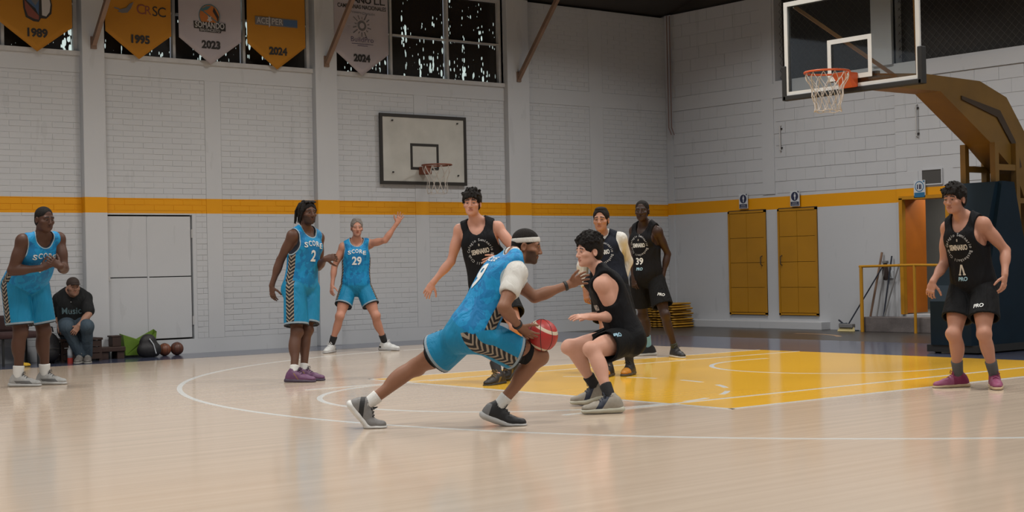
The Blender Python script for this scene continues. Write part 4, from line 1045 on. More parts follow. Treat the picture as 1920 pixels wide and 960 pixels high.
def person(key, label, o):
    H, arr = POSE[key]; J = {n: V3(*a) for n, a in zip(JN, arr)}; s = H/1.8
    b = o.get('build', 1.0); al = o.get('limb', 1.0)
    foot_z = min(J['anR'][2], J['anL'][2])-0.09
    base = (J['anR']+J['anL'])/2; base[2] = 0
    T = thing('person', base, label, 'person')
    pel, neck, head = J['pel'], J['neck'], J['head']
    U = unit(neck-pel); Ls = unit((J['shL']-J['shR'])-U*((J['shL']-J['shR'])@U)); Fc = np.cross(Ls, U)
    Lp = unit((J['hipL']-J['hipR'])-U*((J['hipL']-J['hipR'])@U)); Fp = np.cross(Lp, U)
    Lm = unit(Ls+Lp); Fm = np.cross(Lm, U)
    TL = np.linalg.norm(neck-pel); c = lambda t: pel+U*t*TL
    FRc = np.stack([Ls, Fc, U]); FRp = np.stack([Lp, Fp, U]); FRm = np.stack([Lm, Fm, U])
    # ---------------- head frame
    Hf = face_dir(o['look'], o.get('nod', 0)); tilt = o.get('tilt', 0.0)
    Hu = unit(V3(0, 0, 1)-Hf*Hf[2]); Hl = np.cross(Hu, Hf)
    Hu = unit(Hu+Hl*tilt); Hl = np.cross(Hu, Hf)
    hs = s*o.get('hs', 0.98)
    hp = lambda x, y, z: head+hs*(Hl*x+Hf*y+Hu*z)
    FRh = np.stack([Hl, Hf, Hu])
    torso = [
        ell(c(.04), FRp, (.160*b*s, .112*b*s, .125*s), .03), cone(c(.10), c(.46), .148*b*s, .150*b*s, .06, Fm, 1.42),
        ell(c(.64), FRc, (.160*b*s, .115*b*s, .185*s), .05), cone(c(.86)-Ls*.10*s, c(.86)+Ls*.10*s, .068*s, None, .05, Fc, 1.1)]
    for g in (-1, 1):
        torso += [ell(c(.72)+g*Ls*.075*s+Fc*.070*b*s, FRc, (.085*s, .042*s, .068*s), .03), ell(c(.74)+g*Ls*.08*s-Fc*.055*s, FRc, (.08*s, .055*s, .11*s), .03),
                  cone(neck+U*.045*s+g*Ls*.025*s-Fc*.01*s, c(.95)+g*Ls*.125*s-Fc*.005, .033*s, .040*s, .03)]
        hip = J['hipL'] if g > 0 else J['hipR']; torso.append(ell(hip-Fp*.055*s+g*Lp*-.01-U*.01, FRp, (.088*b*s, .085*b*s, .10*s), .03))
    if o.get('belly'): torso.append(ell(c(.30)+Fm*.05*s, FRm, (.15*b*s, .10*b*s, .15*s), .05))
    arms, legs, feet = [], [], {}
    for S, g in (('R', -1), ('L', 1)):
        sh, el, wr = J['sh'+S], J['el'+S], J['wr'+S]; A = o.get('arm', al)
        ua = unit(el-sh); fa = unit(wr-el)
        arms += [ell(sh-U*.005, FRc, (.058*s*A, .062*s*A, .066*s*A), .03), cone(sh, el, .053*s*A, .039*s*A, .025),
                 ell(sh+ua*.14*s+Fc*.008, np.stack([ua, *_perp(ua)]), (.10*s, .050*s*A, .050*s*A), .02),
                 cone(el, wr, .038*s*A, .0265*s*A, .02), ell(el+fa*.075*s, np.stack([fa, *_perp(fa)]), (.085*s, .043*s*A, .043*s*A), .02)]
        hip, kn, an = J['hip'+S], J['kn'+S], J['an'+S]; A = o.get('leg', al)
        tg = unit(kn-hip); sg = unit(an-kn); ff = face_dir(o['feet'][S][0], 0)
        fr = ff-tg*(ff@tg)
        fr = unit(fr) if np.linalg.norm(fr) > .2 else Fp
        fs = ff-sg*(ff@sg); fs = unit(fs) if np.linalg.norm(fs) > .2 else Fp
        legs += [cone(hip, kn, .090*s*A, .056*s*A, .03), ell(hip+tg*.19*s+fr*.018, np.stack([tg, *_perp(tg)]), (.18*s, .082*s*A, .082*s*A), .03),
                 ell(kn+fr*.012, EYE, (.055*s*A,)*3, .03), ell(kn+fr*.042*s, EYE, (.028*s,)*3, .025), cone(kn, an, .050*s*A, .034*s*A, .025),
                 ell(kn+sg*.125*s-fs*.020*s, np.stack([sg, *_perp(sg)]), (.125*s, .055*s*A, .052*s*A), .025)]
        pit = o['feet'][S][1] if len(o['feet'][S]) > 1 else 0
        f_ = face_dir(o['feet'][S][0], pit); up_ = unit(V3(0, 0, 1)-f_*f_[2]); ft = face_dir(o['feet'][S][0], min(0, pit)*0.0 if pit < 0 else pit); ut = unit(V3(0, 0, 1)-ft*ft[2])
        feet[S] = (an, f_, up_, ft, ut)
        legs += [cone(an, an+f_*.13*s-up_*.045*s, .034*s, .026*s, .02), cone(an-f_*.035*s-up_*.03*s, an, .03*s, .03*s, .02)]
    # ---------------- head and face
    nk0 = neck-U*.03*s-Fc*.005
    fat = o.get('fat', 1.0)
    hd = [cone(nk0, hp(0, -.022, -.075), .055*s*o.get('nw', 1), .051*s*o.get('nw', 1), .03), ell(hp(0, -.012, .042), FRh, hs*V3(.0745, .094, .080), .015),
          ell(hp(0, .026, -.028), FRh, hs*V3(.063*fat, .066, .082), .03), ell(hp(0, .040, -.078), FRh, hs*V3(.048*fat, .046, .036), .025), ell(hp(0, .072, -.100), FRh, hs*V3(.022, .018, .016), .02),
          cone(hp(-.042, .074, .022), hp(.042, .074, .022), .014*hs, None, .018)]
    for g in (-1, 1):
        hd += [ell(hp(g*.046, .058, -.022), FRh, hs*V3(.022, .026, .018), .02), ell(hp(g*.031, .098, .002), FRh, hs*V3(.019, .016, .012), .014, 'sub'), ell(hp(g*.031, .078, .002), FRh, hs*V3(.0135,)*1 if False else hs*V3(.0145, .0125, .0105), .004),
               ell(hp(g*.078, -.012, -.008), FRh, hs*V3(.008, .021, .032), .008), ell(hp(g*.083, -.008, -.006), FRh, hs*V3(.006, .011, .018), .006, 'sub'),
               ell(hp(g*.0125, .097, -.036), FRh, hs*V3(.0085, .010, .008), .006)]
    hd += [cone(hp(0, .086, .012), hp(0, .107, -.030), .0085*hs, .0115*hs, .012), ell(hp(0, .086, -.0595), FRh, hs*V3(.023, .012, .0065), .006), ell(hp(0, .084, -.0705), FRh, hs*V3(.020, .012, .0070), .006), ell(hp(0, .100, -.065), FRh, hs*V3(.024, .010, .0018), .003, 'sub')]
    # ---------------- hands
    hands = []; hc = {}
    for S, g in (('R', -1), ('L', 1)):
        wr, el = J['wr'+S], J['el'+S]; hd_ = o.get('hand', {}).get(S, {})
        d = unit(hd_.get('d', unit(wr-el))); pn = hd_.get('n', -g*Ls*1.0)
        pn = unit(np.array(pn)-d*(np.array(pn)@d)); t = np.cross(d, pn)*(1 if S == 'R' else -1); q = s*.98; cu = hd_.get('curl', 0.35); sp = hd_.get('spread', .5)
        hands += [ell(wr+d*.048*q, np.stack([t, pn, d]), q*V3(.040, .0155, .050), .012), cone(wr-unit(wr-el)*.02, wr+d*.03*q, .026*s, .026*q, .015, pn, 1.35), cone(wr+d*.085*q-t*.028*q, wr+d*.088*q+t*.028*q, .011*q, None, .01)]
        for i, L in enumerate((.072, .080, .074, .058)):
            p = wr+d*(.086-.004*abs(i-1))*q+t*(.030-.020*i)*q; dv = unit(d+t*(.20-.135*i)*sp); a = 0
            for k_, (fr_, rr) in enumerate(((.46, .0092), (.30, .0082), (.26, .0074))):
                a += cu*(.7 if k_ == 0 else 1.0); dd = dv*math.cos(a)+pn*math.sin(a); p2 = p+dd*L*fr_*q; hands.append(cone(p, p2, rr*q, rr*.9*q, .004)); p = p2
        p = wr+d*.028*q+t*.026*q+pn*.004; dv = unit(d*.62+t*.72+pn*(.25+.5*cu))
        for L, rr in ((.042, .0125), (.032, .0105), (.024, .009)):
            p2 = p+dv*L*q; hands.append(cone(p, p2, rr*q, rr*.9*q, .006)); p = p2; dv = unit(dv+d*.35+pn*.25*cu)
        hc[S] = wr+d*.085*q
    allp = torso+arms+legs+hd+hands
    P0, F0 = build(allp, .0095)
    hcen = hp(0, .01, -.005); hr = .165*hs
    zones = [(hcen, hr)]+[(hc[S], .105*s) for S in 'RL']
    C0 = P0[F0].mean(1)
    keep = np.ones(len(F0), bool)
    for z_, r_ in zones: keep &= np.linalg.norm(C0-z_, axis=1) > r_-.010
    PP, FF = [P0], [F0[keep]]; k = len(P0)
    for z_, r_ in zones:
        P1, F1 = build(allp, .0036, z_-r_, z_+r_, 1); ok = np.linalg.norm(P1[F1].mean(1)-z_, axis=1) < r_; PP.append(P1); FF.append(F1[ok]+k); k += len(P1)
    P, F = np.concatenate(PP), np.concatenate(FF)
    used = np.zeros(len(P), bool); used[F.ravel()] = True; rm = np.cumsum(used)-1; P = P[used]; F = rm[F]
    me = npmesh('body', P, F)
    # ---------------- skin tones: lips, brows, eyes, beard; socket, mouth and nostril shade painted dark
    q = (P-head)@FRh.T/hs; x, y, z = q[:, 0], q[:, 1], q[:, 2]; ax_ = np.abs(x); near = np.linalg.norm(q, axis=1) < .17
    tone = np.array(o['skin'], float); Cc = np.tile(tone, (len(P), 1))
    def blend(m_, col, w_): Cc[m_] = Cc[m_]*(1-w_)+np.array(col)*w_
    fr_ = near & (y > .045)
    if o.get('beard'):
        bw = o['beard'][0]; sm = lambda v: np.clip(v, 0, 1)
        wt = sm((-.040-z+.55*np.maximum(ax_-.030, 0))/.012)*sm((z+.150)/.02)*sm((y-.004)/.012)*near
        wt = wt*(1-sm((1.35-((x/.024)**2+((z+.0648)/.0125)**2))/.3)*(y > .08))
        nz = .85+.15*np.sin(P[:, 0]*900)*np.sin(P[:, 2]*900)
        Cc = Cc*(1-(bw*wt*nz)[:, None])+np.array(o['hairc'])*(bw*wt*nz)[:, None]
    lip = fr_ & (((x/.024)**2+((z+.0648)/.0125)**2) < 1) & (y > .082); blend(lip, tone*V3(.75, .5, .48), .75)
    blend(fr_ & (np.abs(z+.0648) < .0016) & (ax_ < .021) & (y > .07), tone*.25, .8)
    br = fr_ & (np.abs(z-.0255-.004*np.sin(ax_*60)+.10*(ax_-.03)**1) < .0058) & (ax_ > .011) & (ax_ < .053); blend(br, np.array(o['hairc'])*.8, .9)
    ex = ax_-.031; eye = fr_ & ((ex/.0135)**2+((z-.001)/.0046)**2 < 1) & (y > .066); blend(eye, tone*.35+V3(.11, .105, .10), .85)
    gz = o.get('gaze', 0.0); blend(eye & ((np.where(x > 0, ex, -ex)*1.0-gz)**2+(z-.001)**2 < .0068**2), (.012, .009, .007), 1.0)
    blend(fr_ & ((ex/.0170)**2+((z-.0075)/.0036)**2 < 1) & (y > .06), tone*.25, .75)
    blend(near & (y > .1) & (np.abs(ax_-.008) < .004) & (z < -.038) & (z > -.046), tone*.3, .7)
    setattr_c(me, 'tone', Cc); link('body', me, M_SKIN, T)
    # ---------------- hair
    hm = o.get('hairm') or mat('hair_'+o.get('hairn', 'black'), o['hairc'], 0.75, 0.18, bump=0.7, bscale=140, var=0.3, vscale=60)
    st = o['hair']; R3 = random.Random(hash(key) % 97 if False else sum(map(ord, key)))
    fz_ = .0 if st in ('messy', 'curly', 'dreads') else .020
    face_cut = [ell(hp(0, .095, -.030+fz_), FRh, hs*V3(.066, .062, .092+fz_*.2), .01, 'sub'), ell(hp(0, .04, -.12), FRh, hs*V3(.09, .10, .08), .01, 'sub')]
    cap_ = lambda g_, zz=.042: [ell(hp(0, -.014, zz), FRh, hs*V3(.0745+g_, .094+g_, .080+g_), .01), ell(hp(0, -.055, -.01), FRh, hs*V3(.062+g_*.7, .05+g_, .075), .02)]
    ears = [ell(hp(g_*.078, -.006, -.012), FRh, hs*V3(.022, .024, .034), .006, 'sub') for g_ in (-1, 1)]
    if st == 'buzz': hr_ = cap_(.0035)+face_cut+ears
    elif st == 'short': hr_ = cap_(.011, .046)+face_cut+ears+[ell(hp(0, .0, .115), FRh, hs*V3(.058, .070, .022), .02)]
    elif st in ('messy', 'curly'):
        hr_ = cap_(.018, .054)+face_cut+ears; N_ = 230 if st == 'curly' else 150
        for i in range(N_):
            a = R3.uniform(-math.pi, math.pi); e = R3.uniform(.12, 1.45)
            p_ = V3(math.cos(e)*math.sin(a)*.080, math.cos(e)*math.cos(a)*.100-.014, .045+math.sin(e)*.088)
            if p_[1] > .055 and p_[2] < (.062 if st == 'messy' else .075): continue
            if st == 'curly':
                q_ = p_*R3.uniform(1.04, 1.20)+V3(0, 0, .006); hr_.append(ell(hp(*q_), EYE, (R3.uniform(.009, .016)*hs,)*3, .003)); hr_.append(cone(hp(*q_), hp(*(q_+V3(R3.uniform(-.016, .016), R3.uniform(-.016, .016), R3.uniform(-.004, .018)))), .006*hs, .0045*hs, .002))
            else:
                tip = p_*V3(1.16, 1.14, 1.04)+V3(R3.uniform(-.024, .024), R3.uniform(-.004, .034), R3.uniform(-.018, .022)); hr_.append(cone(hp(*p_), hp(*tip), .015*hs, .005*hs, .008))
        if st == 'messy':
            for i in range(18):
                u_ = -.055+.11*i/17; hr_.append(cone(hp(u_, .078, .088), hp(u_+R3.uniform(-.012, .012), .100+R3.uniform(-.006, .008), .048+R3.uniform(-.008, .018)), .013*hs, .005*hs, .006))
            for g_ in (-1, 1):
                for i in range(6): hr_.append(cone(hp(g_*.074, .05-.02*i, .05), hp(g_*.082, .052-.02*i, .015+R3.uniform(-.012, .012)), .011*hs, .006*hs, .006))
        else:
            for i in range(16):
                u_ = -.06+.12*i/15; hr_.append(ell(hp(u_, .076+R3.uniform(-.008, .010), .078+R3.uniform(-.012, .020)), EYE, (R3.uniform(.009, .014)*hs,)*3, .003))
    elif st == 'dreads':
        hr_ = cap_(.008)+face_cut
        for i in range(64):
            a = R3.uniform(.55, 2*math.pi-.55); e = R3.uniform(.1, 1.3)
            p_ = V3(math.cos(e)*math.sin(a)*.082, math.cos(e)*math.cos(a)*.102-.014, .045+math.sin(e)*.088)
            p2 = p_+V3(math.sin(a)*.022, math.cos(a)*.02-.012, -.045); p3 = V3(p2[0]*1.05, min(p2[1], .0)-.02, -.03-R3.uniform(0, .07))
            hr_ += [cone(hp(*p_), hp(*p2), .0095*hs, .0085*hs, .004), cone(hp(*p2), hp(*p3), .0085*hs, .006*hs, .004)]
        for i in range(9):
            u_ = -.05+.0125*i; hr_.append(cone(hp(u_, .045, .118), hp(u_*1.2, .070, .100+.004*(i % 3)), .010*hs, .007*hs, .004))
    Ph, Fh_ = build(hr_, .0042 if st != 'buzz' else .0036)
    if len(Fh_): link('hair', npmesh('hair', Ph, Fh_), hm, T)
    # ---------------- garments
    loose = o.get('loose', .016); wear = o['wear']
    top_m, bot_m = {'blue': (M_BJ, M_BS), 'black': (M_KJ, M_KS), 'navy': (M_NJ, M_KS), 'tee': (M_TE, M_JN)}[wear]
    def grow(pr, g_): return [(('ell', p[1], p[2], p[3], p[4], p[5]+g_) if p[0] == 'ell' else ('cone', p[1], p[2], p[3], p[4], p[5]+g_, p[6]+g_, p[7], p[8])) for p in pr]
    hem_t = o.get('hem', -.06); hemp = c(0)+U*hem_t*s
    jp = grow(torso, loose*s)+[cone(c(.06), c(.60), (.165+loose*.6)*b*s, (.160+loose*.3)*b*s, .05, Fm, 1.38)]
    for g in (-1, 1):
        sh = J['shL'] if g > 0 else J['shR']
        if wear != 'tee': jp.append(ell(sh-g*Ls*.045*s+U*.012*s, FRc, ((.042+loose)*s, (.062+loose)*s, (.05+loose)*s), .03))
    cuts = []
    nk = o.get('scoop', .10)
    cuts.append(('ell', neck+Fc*.035*s+U*.058*s, FRc, V3(.088, .125, .058+nk)*s))
    if wear != 'tee':
        for g, S in ((-1, 'R'), (1, 'L')):
            sh = J['sh'+S]; ac = o.get('armcut', .150)
            lat = (sh-neck)@Ls*g
            cuts.append(('ell', sh+g*Ls*(ac+.075-lat/s)*s-U*.045*s, FRc, V3(.075, .155, .15)*s))
    sub = [('ell', 'sub', .006, a_[1], a_[2], a_[3]) for a_ in cuts]
    jp2 = jp+([] if wear != 'tee' else sum([grow([cone(J['sh'+S], J['sh'+S]+(J['el'+S]-J['sh'+S])*.78, .066*s, .078*s, .03)], .004) for S in 'RL'], []))
    if wear == 'tee':
        for S in 'RL': jp2.append(ell(J['sh'+S], FRc, V3(.075, .08, .08)*s, .03))
    jp2 += sub+[half(hemp, -U)]
    lo, hi = bounds(jp2)
    Pj, Fj = build(jp2, .0085, lo, hi)
    mj = npmesh('jersey', Pj, Fj)
    qx = (Pj-pel)@FRm.T; setattr_v(mj, 'rst', qx-V3(0, 0.015, 0)); 
    ed = np.full(len(Pj), 1.0)
    for a_ in cuts:
        e_ = ((Pj-a_[1])@a_[2].T)/a_[3]; k0 = np.linalg.norm(e_, axis=1); k1 = np.linalg.norm(e_/a_[3], axis=1)+1e-6; ed = np.minimum(ed, np.maximum(k0*(k0-1)/k1, 0))
    setattr_f(mj, 'edge', ed); jersey = link('jersey' if wear != 'tee' else 't_shirt', mj, top_m, T); bv = shirt_bvh(Pj, Fj)
    # shorts / jeans
    cut_t = o.get('shorts', .80); sp_ = grow(torso[:2], .020*s)+[cone(c(.02), c(.26), (.168)*b*s, .158*b*s, .04, Fm, 1.36)]+[grow([torso[-1 if not o.get('belly') else -2]], .018)[0]]
    hollow, caps = [], []
    hemd = []
    for S, g in (('R', -1), ('L', 1)):
        hip, kn, an = J['hip'+S], J['kn'+S], J['an'+S]; tg = unit(kn-hip); e_ = hip+(kn-hip)*cut_t
        if wear == 'tee':
            sp_ += [cone(hip, kn, .118*s, .088*s, .03), ell(kn, EYE, (.088*s,)*3, .03), cone(kn, an+V3(0, 0, .02), .080*s, .062*s, .03)]
        else:
            fl = o.get('flare', .128)*s*o.get('leg', al)**.5
            sp_ += [cone(hip+Lp*g*.012, e_+tg*.03, .110*b*s, fl, .012), ell(hip-Fp*.055*s-U*.01, FRp, (.105*b*s, .102*b*s, .115*s), .03)]
            hollow += [cone(hip+tg*.16*s+Lp*g*.012, e_+tg*.10, .098*s, fl-.013, .004, op='sub')]
            hemd.append((hip, e_, tg, g))
    g_lo, g_hi = bounds(sp_); gr = Sdf(g_lo, g_hi, .0085)
    for p_ in sp_: gr.apply(p_)
    gr.apply(half(c(.24 if wear != 'tee' else .60), U))
    for p_ in hollow: gr.apply(p_)
    if hemd:
        X, Y, Z = [gr.lo[i]+gr.h*np.arange(gr.n[i]) for i in range(3)]; G = np.stack(np.meshgrid(X, Y, Z, indexing='ij'), -1)
        dist = np.stack([np.linalg.norm(G-(hip+np.clip((G-hip)@(tg), 0, np.linalg.norm(e_-hip))[..., None]*tg), axis=-1) for hip, e_, tg, g in hemd], -1)
        pl = np.stack([(G-e_)@tg for hip, e_, tg, g in hemd], -1); w_ = dist.argmin(-1)
        gr.D = np.maximum(gr.D, np.take_along_axis(pl, w_[..., None], -1)[..., 0].astype(np.float32))
    Ps, Fs_ = gr.mesh(); Ps = relax(Ps, Fs_, 1)
    ms = npmesh('shorts', Ps, Fs_)
    if hemd:
        dist = np.stack([np.linalg.norm(Ps-(hip+np.clip((Ps-hip)@tg, 0, 1)[:, None]*tg), axis=1) for hip, e_, tg, g in hemd], 1); w_ = dist.argmin(1)
        rst = np.zeros((len(Ps), 3)); eg = np.zeros(len(Ps))
        for i, (hip, e_, tg, g) in enumerate(hemd):
            k_ = w_ == i; fwd_ = unit(Fp-tg*(Fp@tg)); lat_ = np.cross(fwd_, tg)
            lat_ = lat_*np.sign(lat_@Lp)*g if abs(lat_@Lp) > .1 else lat_
            rst[k_] = np.stack([(Ps[k_]-hip)@lat_, (Ps[k_]-hip)@fwd_, -(Ps[k_]-hip)@tg], 1); eg[k_] = -((Ps[k_]-e_)@tg)
        setattr_v(ms, 'rst', rst-V3(0, o.get('pshift', .022), 0)); setattr_f(ms, 'edge', eg)
    shorts = link('shorts' if wear != 'tee' else 'jeans', ms, bot_m, T); bs = shirt_bvh(Ps, Fs_)
    # ---------------- socks, shoes
    sc = o['shoe']
    for S in 'RL':
        an, f_, up_, ft, ut = feet[S]; kn = J['kn'+S]; sg = unit(kn-an); top = o.get('sock', .12)
        if wear != 'tee':
            soc = o['sockc'][S] if isinstance(o['sockc'], dict) else o['sockc']
            A = o.get('leg', al); tp = top[S] if isinstance(top, dict) else top
            Pk, Fk = build([cone(an-sg*.02, an+sg*.30, .0385*s*A, .058*s*A, .01), half(an+sg*(tp+.03)*s, sg)], .007); k_ = link('sock', npmesh('sock', Pk, Fk), mat('sock_%.2f_%.2f_%.2f' % soc, soc, .85, bump=.3, bscale=150), T)
        q = s*1.03; side = np.cross(f_, up_); bp = an+f_*.115*q-up_*.052*q; tp_ = bp+ft*.070*q-ut*.006
        up = [cone(an-f_*.045*q-up_*.045*q, bp, .044*q, .044*q, .02, side, .96), cone(an-f_*.035*q-up_*.01*q, an+f_*.05*q-up_*.02*q, .040*q, .040*q, .02), cone(bp, tp_, .046*q, .036*q, .02, ut, 1.25), cone(an-up_*.02, an+sg*.022*q-f_*.006, .043*q, .043*q, .02),
              cone(an+sg*.012, an+sg*.12*q, .036*q, .042*q, .006, op='sub'), half(an-up_*.064*q, -up_)]
        gz_ = .0
        Pu, Fu = build(up, .006); Pu[:, 2] = np.maximum(Pu[:, 2], .006); msh = npmesh('shoe', Pu, Fu); setattr_v(msh, 'rst', np.stack([(Pu-an)@f_, (Pu-an)@side, (Pu-an)@up_], 1)/q); shoe = link('shoe', msh, sc[0] if not isinstance(sc, dict) else sc[S][0], T)
        so = [cone(an-f_*.052*q-up_*.068*q, an+f_*.02*q-up_*.070*q, .049*q, .048*q, .01, up_, 1.6), cone(an+f_*.02*q-up_*.070*q, bp-up_*.020*q, .048*q, .053*q, .01, up_, 1.9), cone(bp-ut*.020*q, tp_-ut*.018*q, .052*q, .041*q, .01, ut, 2.1)]
        Pu, Fu = build(so, .005); Pu[:, 2] = np.maximum(Pu[:, 2], .0035); link('sole', npmesh('sole', Pu, Fu), sc[1] if not isinstance(sc, dict) else sc[S][1], shoe)
        lb_ = MB(); side = np.cross(f_, up_)
        for i in range(5):
            p_ = an+f_*(.050+.019*i)*q+up_*(.026-.0125*i)*q; lb_.tube([p_-side*.024*q-up_*.008, p_+up_*.004, p_+side*.024*q-up_*.008], .0042, 5)
        for g in (-1, 1): p_ = an+f_*.045*q+up_*.032*q; lb_.tube([p_, p_+side*g*.018+up_*.022+f_*.016, p_+side*g*.036+f_*.012-up_*.002, p_+side*g*.012], .0036, 5)
        lb_.obj('laces', sc[2] if not isinstance(sc, dict) else sc[S][2], shoe)
    ctx = dict(T=T, J=J, s=s, b=b, c=c, U=U, Ls=Ls, Lp=Lp, Fc=Fc, Fm=Fm, Lm=Lm, jersey=jersey, bv=bv, shorts=shorts, bs=bs, hp=hp, FRh=FRh, FRc=FRc, hs=hs, hd=hd, torso=torso, grow=grow, arms=arms, neck=neck, head=head, Hl=Hl, Hf=Hf, Hu=Hu, feet=feet)
    return ctx
def _perp(d):
    q = V3(0, 0, 1) if abs(d[2]) < .9 else V3(1, 0, 0); a = unit(np.cross(d, q)); return a, np.cross(d, a)
def put(x, name, v, f, at, m_, back=False, garment='jersey', right=None, fwd=None):
    sgn = -1 if back else 1
    fw = x['Fc']*sgn if fwd is None else fwd
    ri = x['Ls']*sgn if right is None else right
    up = np.cross(fw, ri); return decal(name, v, f, x['bv'] if garment == 'jersey' else x['bs'], at, ri, up, fw, m_, x[garment])
def scale_to(vf, w_): v, f = vf; v = v*(w_/(v[:, 0].max()-v[:, 0].min())); return v, f
def squash(vf, w_, h_):
    v, f = vf; return np.stack([v[:, 0]*(w_/np.ptp(v[:, 0])), v[:, 1]*(h_/np.ptp(v[:, 1]))], 1), f
def blue_front(x, num, z1=.735, z2=.555):
    c, s = x['c'], x['s']
    V_, F_ = [], []; word = 'SCORE'
    for i, ch in enumerate(word):
        v, f = squash(text_mesh(ch, .1, .02), .042, .052); u = (i-2)*.050; v = v+np.array([u, .030-u*u*2.2]); k = sum(len(q) for q in V_); V_.append(v); F_ += [tuple(j+k for j in q) for q in f]
    put(x, 'team_lettering', np.concatenate(V_)*s, F_, c(z1), M_LETW)
    if num: put(x, 'jersey_number', *squash(text_mesh(num, .16, .03), .062*len(num)*s+.004, .115*s), c(z2), M_LETW)
def seminary_front(x, num, pro=True, nm=None, drop=0.0):
    c, s, U = x['c'], x['s'], x['U']; o = c(.60)-U*drop
    tag(put(x, 'ring_lettering', *arc_text('Colegio Seminario Basketball Club ', .034*s, .108*s, 170, -180, .012), o, M_LETD), kind='stuff')
    put(x, 'team_lettering', *squash(text_mesh('SEMINARIO', .07, .035), .165*s, .048*s), o, M_LETC if nm is None else nm)
    put(x, 'small_crest', *squash(text_mesh('8', .03, .01), .012*s, .022*s), o+U*.062*s, M_LETC)
    if num: put(x, 'jersey_number', *squash(text_mesh(num, .1, .03), .048*len(num)*s, .080*s), o-U*.180*s, M_LETC if nm is None else nm)
    if pro: put(x, 'sponsor_lettering', *squash(text_mesh('PRO', .05, .03, .15), .085*s, .034*s), o-U*.265*s, M_LETB)
def pro_leg(x, S, lat, fwdv, dz=.0, m_=None):
    J = x['J']; e_ = J['hip'+S]+(J['kn'+S]-J['hip'+S])*.52; tg = unit(J['kn'+S]-J['hip'+S])
    fwdv = unit(fwdv-tg*(fwdv@tg)); lat = unit(lat-fwdv*(lat@fwdv))
    put(x, 'sponsor_lettering', *squash(text_mesh('PRO', .05, .03, .15), .085, .036), e_, m_ or M_LETW, garment='shorts', right=lat, fwd=fwdv)
WHITE_S, BLACK_S, GREY_S = (.60, .60, .58), (.012, .012, .014), (.075, .08, .085)
def shoe_m(name, a, c_, l, a2=None, rng=(0, 0), sl=0.0, lowz=9.0):
    # upper in two tones: the second between two lines across the shoe, below a height
    M, n = newmat(name+'_upper', .5, .4); x, y, z = n.sep(n.attr('rst').outputs['Vector']); P = n.pos()
    t = n.math('ADD', x, n.math('MULTIPLY', z, sl)); k = n.math('MULTIPLY', n.math('MULTIPLY', n.math('GREATER_THAN', t, rng[0]), n.math('LESS_THAN', t, rng[1])), n.math('LESS_THAN', z, lowz))
    c0 = n.mix(n.noise(P, 45, 3), tuple(v*.8 for v in a), tuple(v*1.2 for v in a)); n.col(n.mix(k, c0, a2 or a)); n.bump(n.noise(P, 110, 3), .3, .004)
    return (M, mat(name+'_sole', c_, .5), mat(name+'_lace', l, .7))
BLK = (.010, .008, .007)
DK, DK2 = (.075, .034, .021), (.098, .046, .029)

p1 = person('P1', 'heavy set man in bright blue uniform with hands clasped before his chest', dict(build=1.20, limb=1.18, belly=True, fat=1.12, nw=1.15, skin=DK, hairc=BLK, hair='buzz', look=52, nod=-6, wear='blue', armcut=.160, scoop=.055, hem=-.10, shorts=.84, flare=.122, hs=1.0,
    feet=dict(R=(86,), L=(80,)), sockc=WHITE_S, sock=.085, shoe=shoe_m('silver', (.30, .30, .29), (.38, .38, .37), (.06, .06, .06), (.11, .11, .11), (-.05, .10), .9, -.030),
    hand=dict(R=dict(d=cvec(.8, .45, .1), n=cvec(.25, .1, .95), curl=.35), L=dict(d=cvec(-.75, .55, -.25), n=cvec(-.1, -.2, .9), curl=.3))))
blue_front(p1, '7', .745, .56)
p2 = person('P2', 'dreadlocked man in bright blue number 2 uniform and purple shoes', dict(skin=DK2, hairc=BLK, hair='dreads', beard=(.75, 0), look=42, nod=2, wear='blue', armcut=.150, scoop=.065, hem=-.05, shorts=.86, flare=.125,
    feet=dict(R=(74,), L=(72,)), sockc=WHITE_S, sock=.05, shoe=shoe_m('purple', (.115, .045, .105), (.045, .03, .055), (.03, .018, .03), (.20, .11, .05), (.012, .024), .8, .005),
    hand=dict(R=dict(d=cvec(.1, -1, 0), n=cvec(.6, 0, .7), curl=.32), L=dict(d=cvec(.85, .15, -.25), n=cvec(-.1, -.3, .9), curl=.95))))
blue_front(p2, '2')
p3 = person('P3', 'grey haired man in bright blue number 29 uniform waving one raised arm', dict(build=1.04, skin=(.46, .225, .155), hairc=(.20, .18, .165), hairn='grey', hair='short', beard=(.25, 0), look=12, wear='blue', armcut=.160, scoop=.065, hem=-.02, shorts=.62, flare=.120,
    feet=dict(R=(-15,), L=(62,)), sockc=BLACK_S, sock=.11, shoe=shoe_m('white', (.58, .59, .58), (.40, .40, .40), (.6, .6, .6), (.02, .02, .02), (-.2, -.035), .0, -.03),
    hand=dict(R=dict(n=cvec(.7, 0, .6), curl=.4), L=dict(d=cvec(.42, .9, -.05), n=cvec(.1, 0, -1), curl=.05, spread=1.6))))
blue_front(p3, '29')
p4 = person('P4', 'tall fringed young man in black number 49 vest facing the camera side', dict(skin=(.50, .255, .18), hairc=BLK, hair='messy', look=-8, wear='black', loose=.020, armcut=.128, scoop=.135, hem=-.14, shorts=.66, flare=.13,
    feet=dict(R=(-30,), L=(-35, -35)), sockc=BLACK_S, sock=.12, shoe=shoe_m('black_gold', (.014, .012, .010), (.02, .017, .012), (.16, .10, .02), (.13, .085, .018), (.0, .03), .9, -.01),
    hand=dict(R=dict(d=cvec(-.5, -.85, 0), n=cvec(.3, -.1, .9), curl=.3), L=dict(d=cvec(-.9, -.25, -.3), n=cvec(.1, -.4, .9), curl=.2))))
seminary_front(p4, '49', drop=.02); pro_leg(p4, 'L', unit(p4['Lp']-p4['Fm']*.2), p4['Fm'])
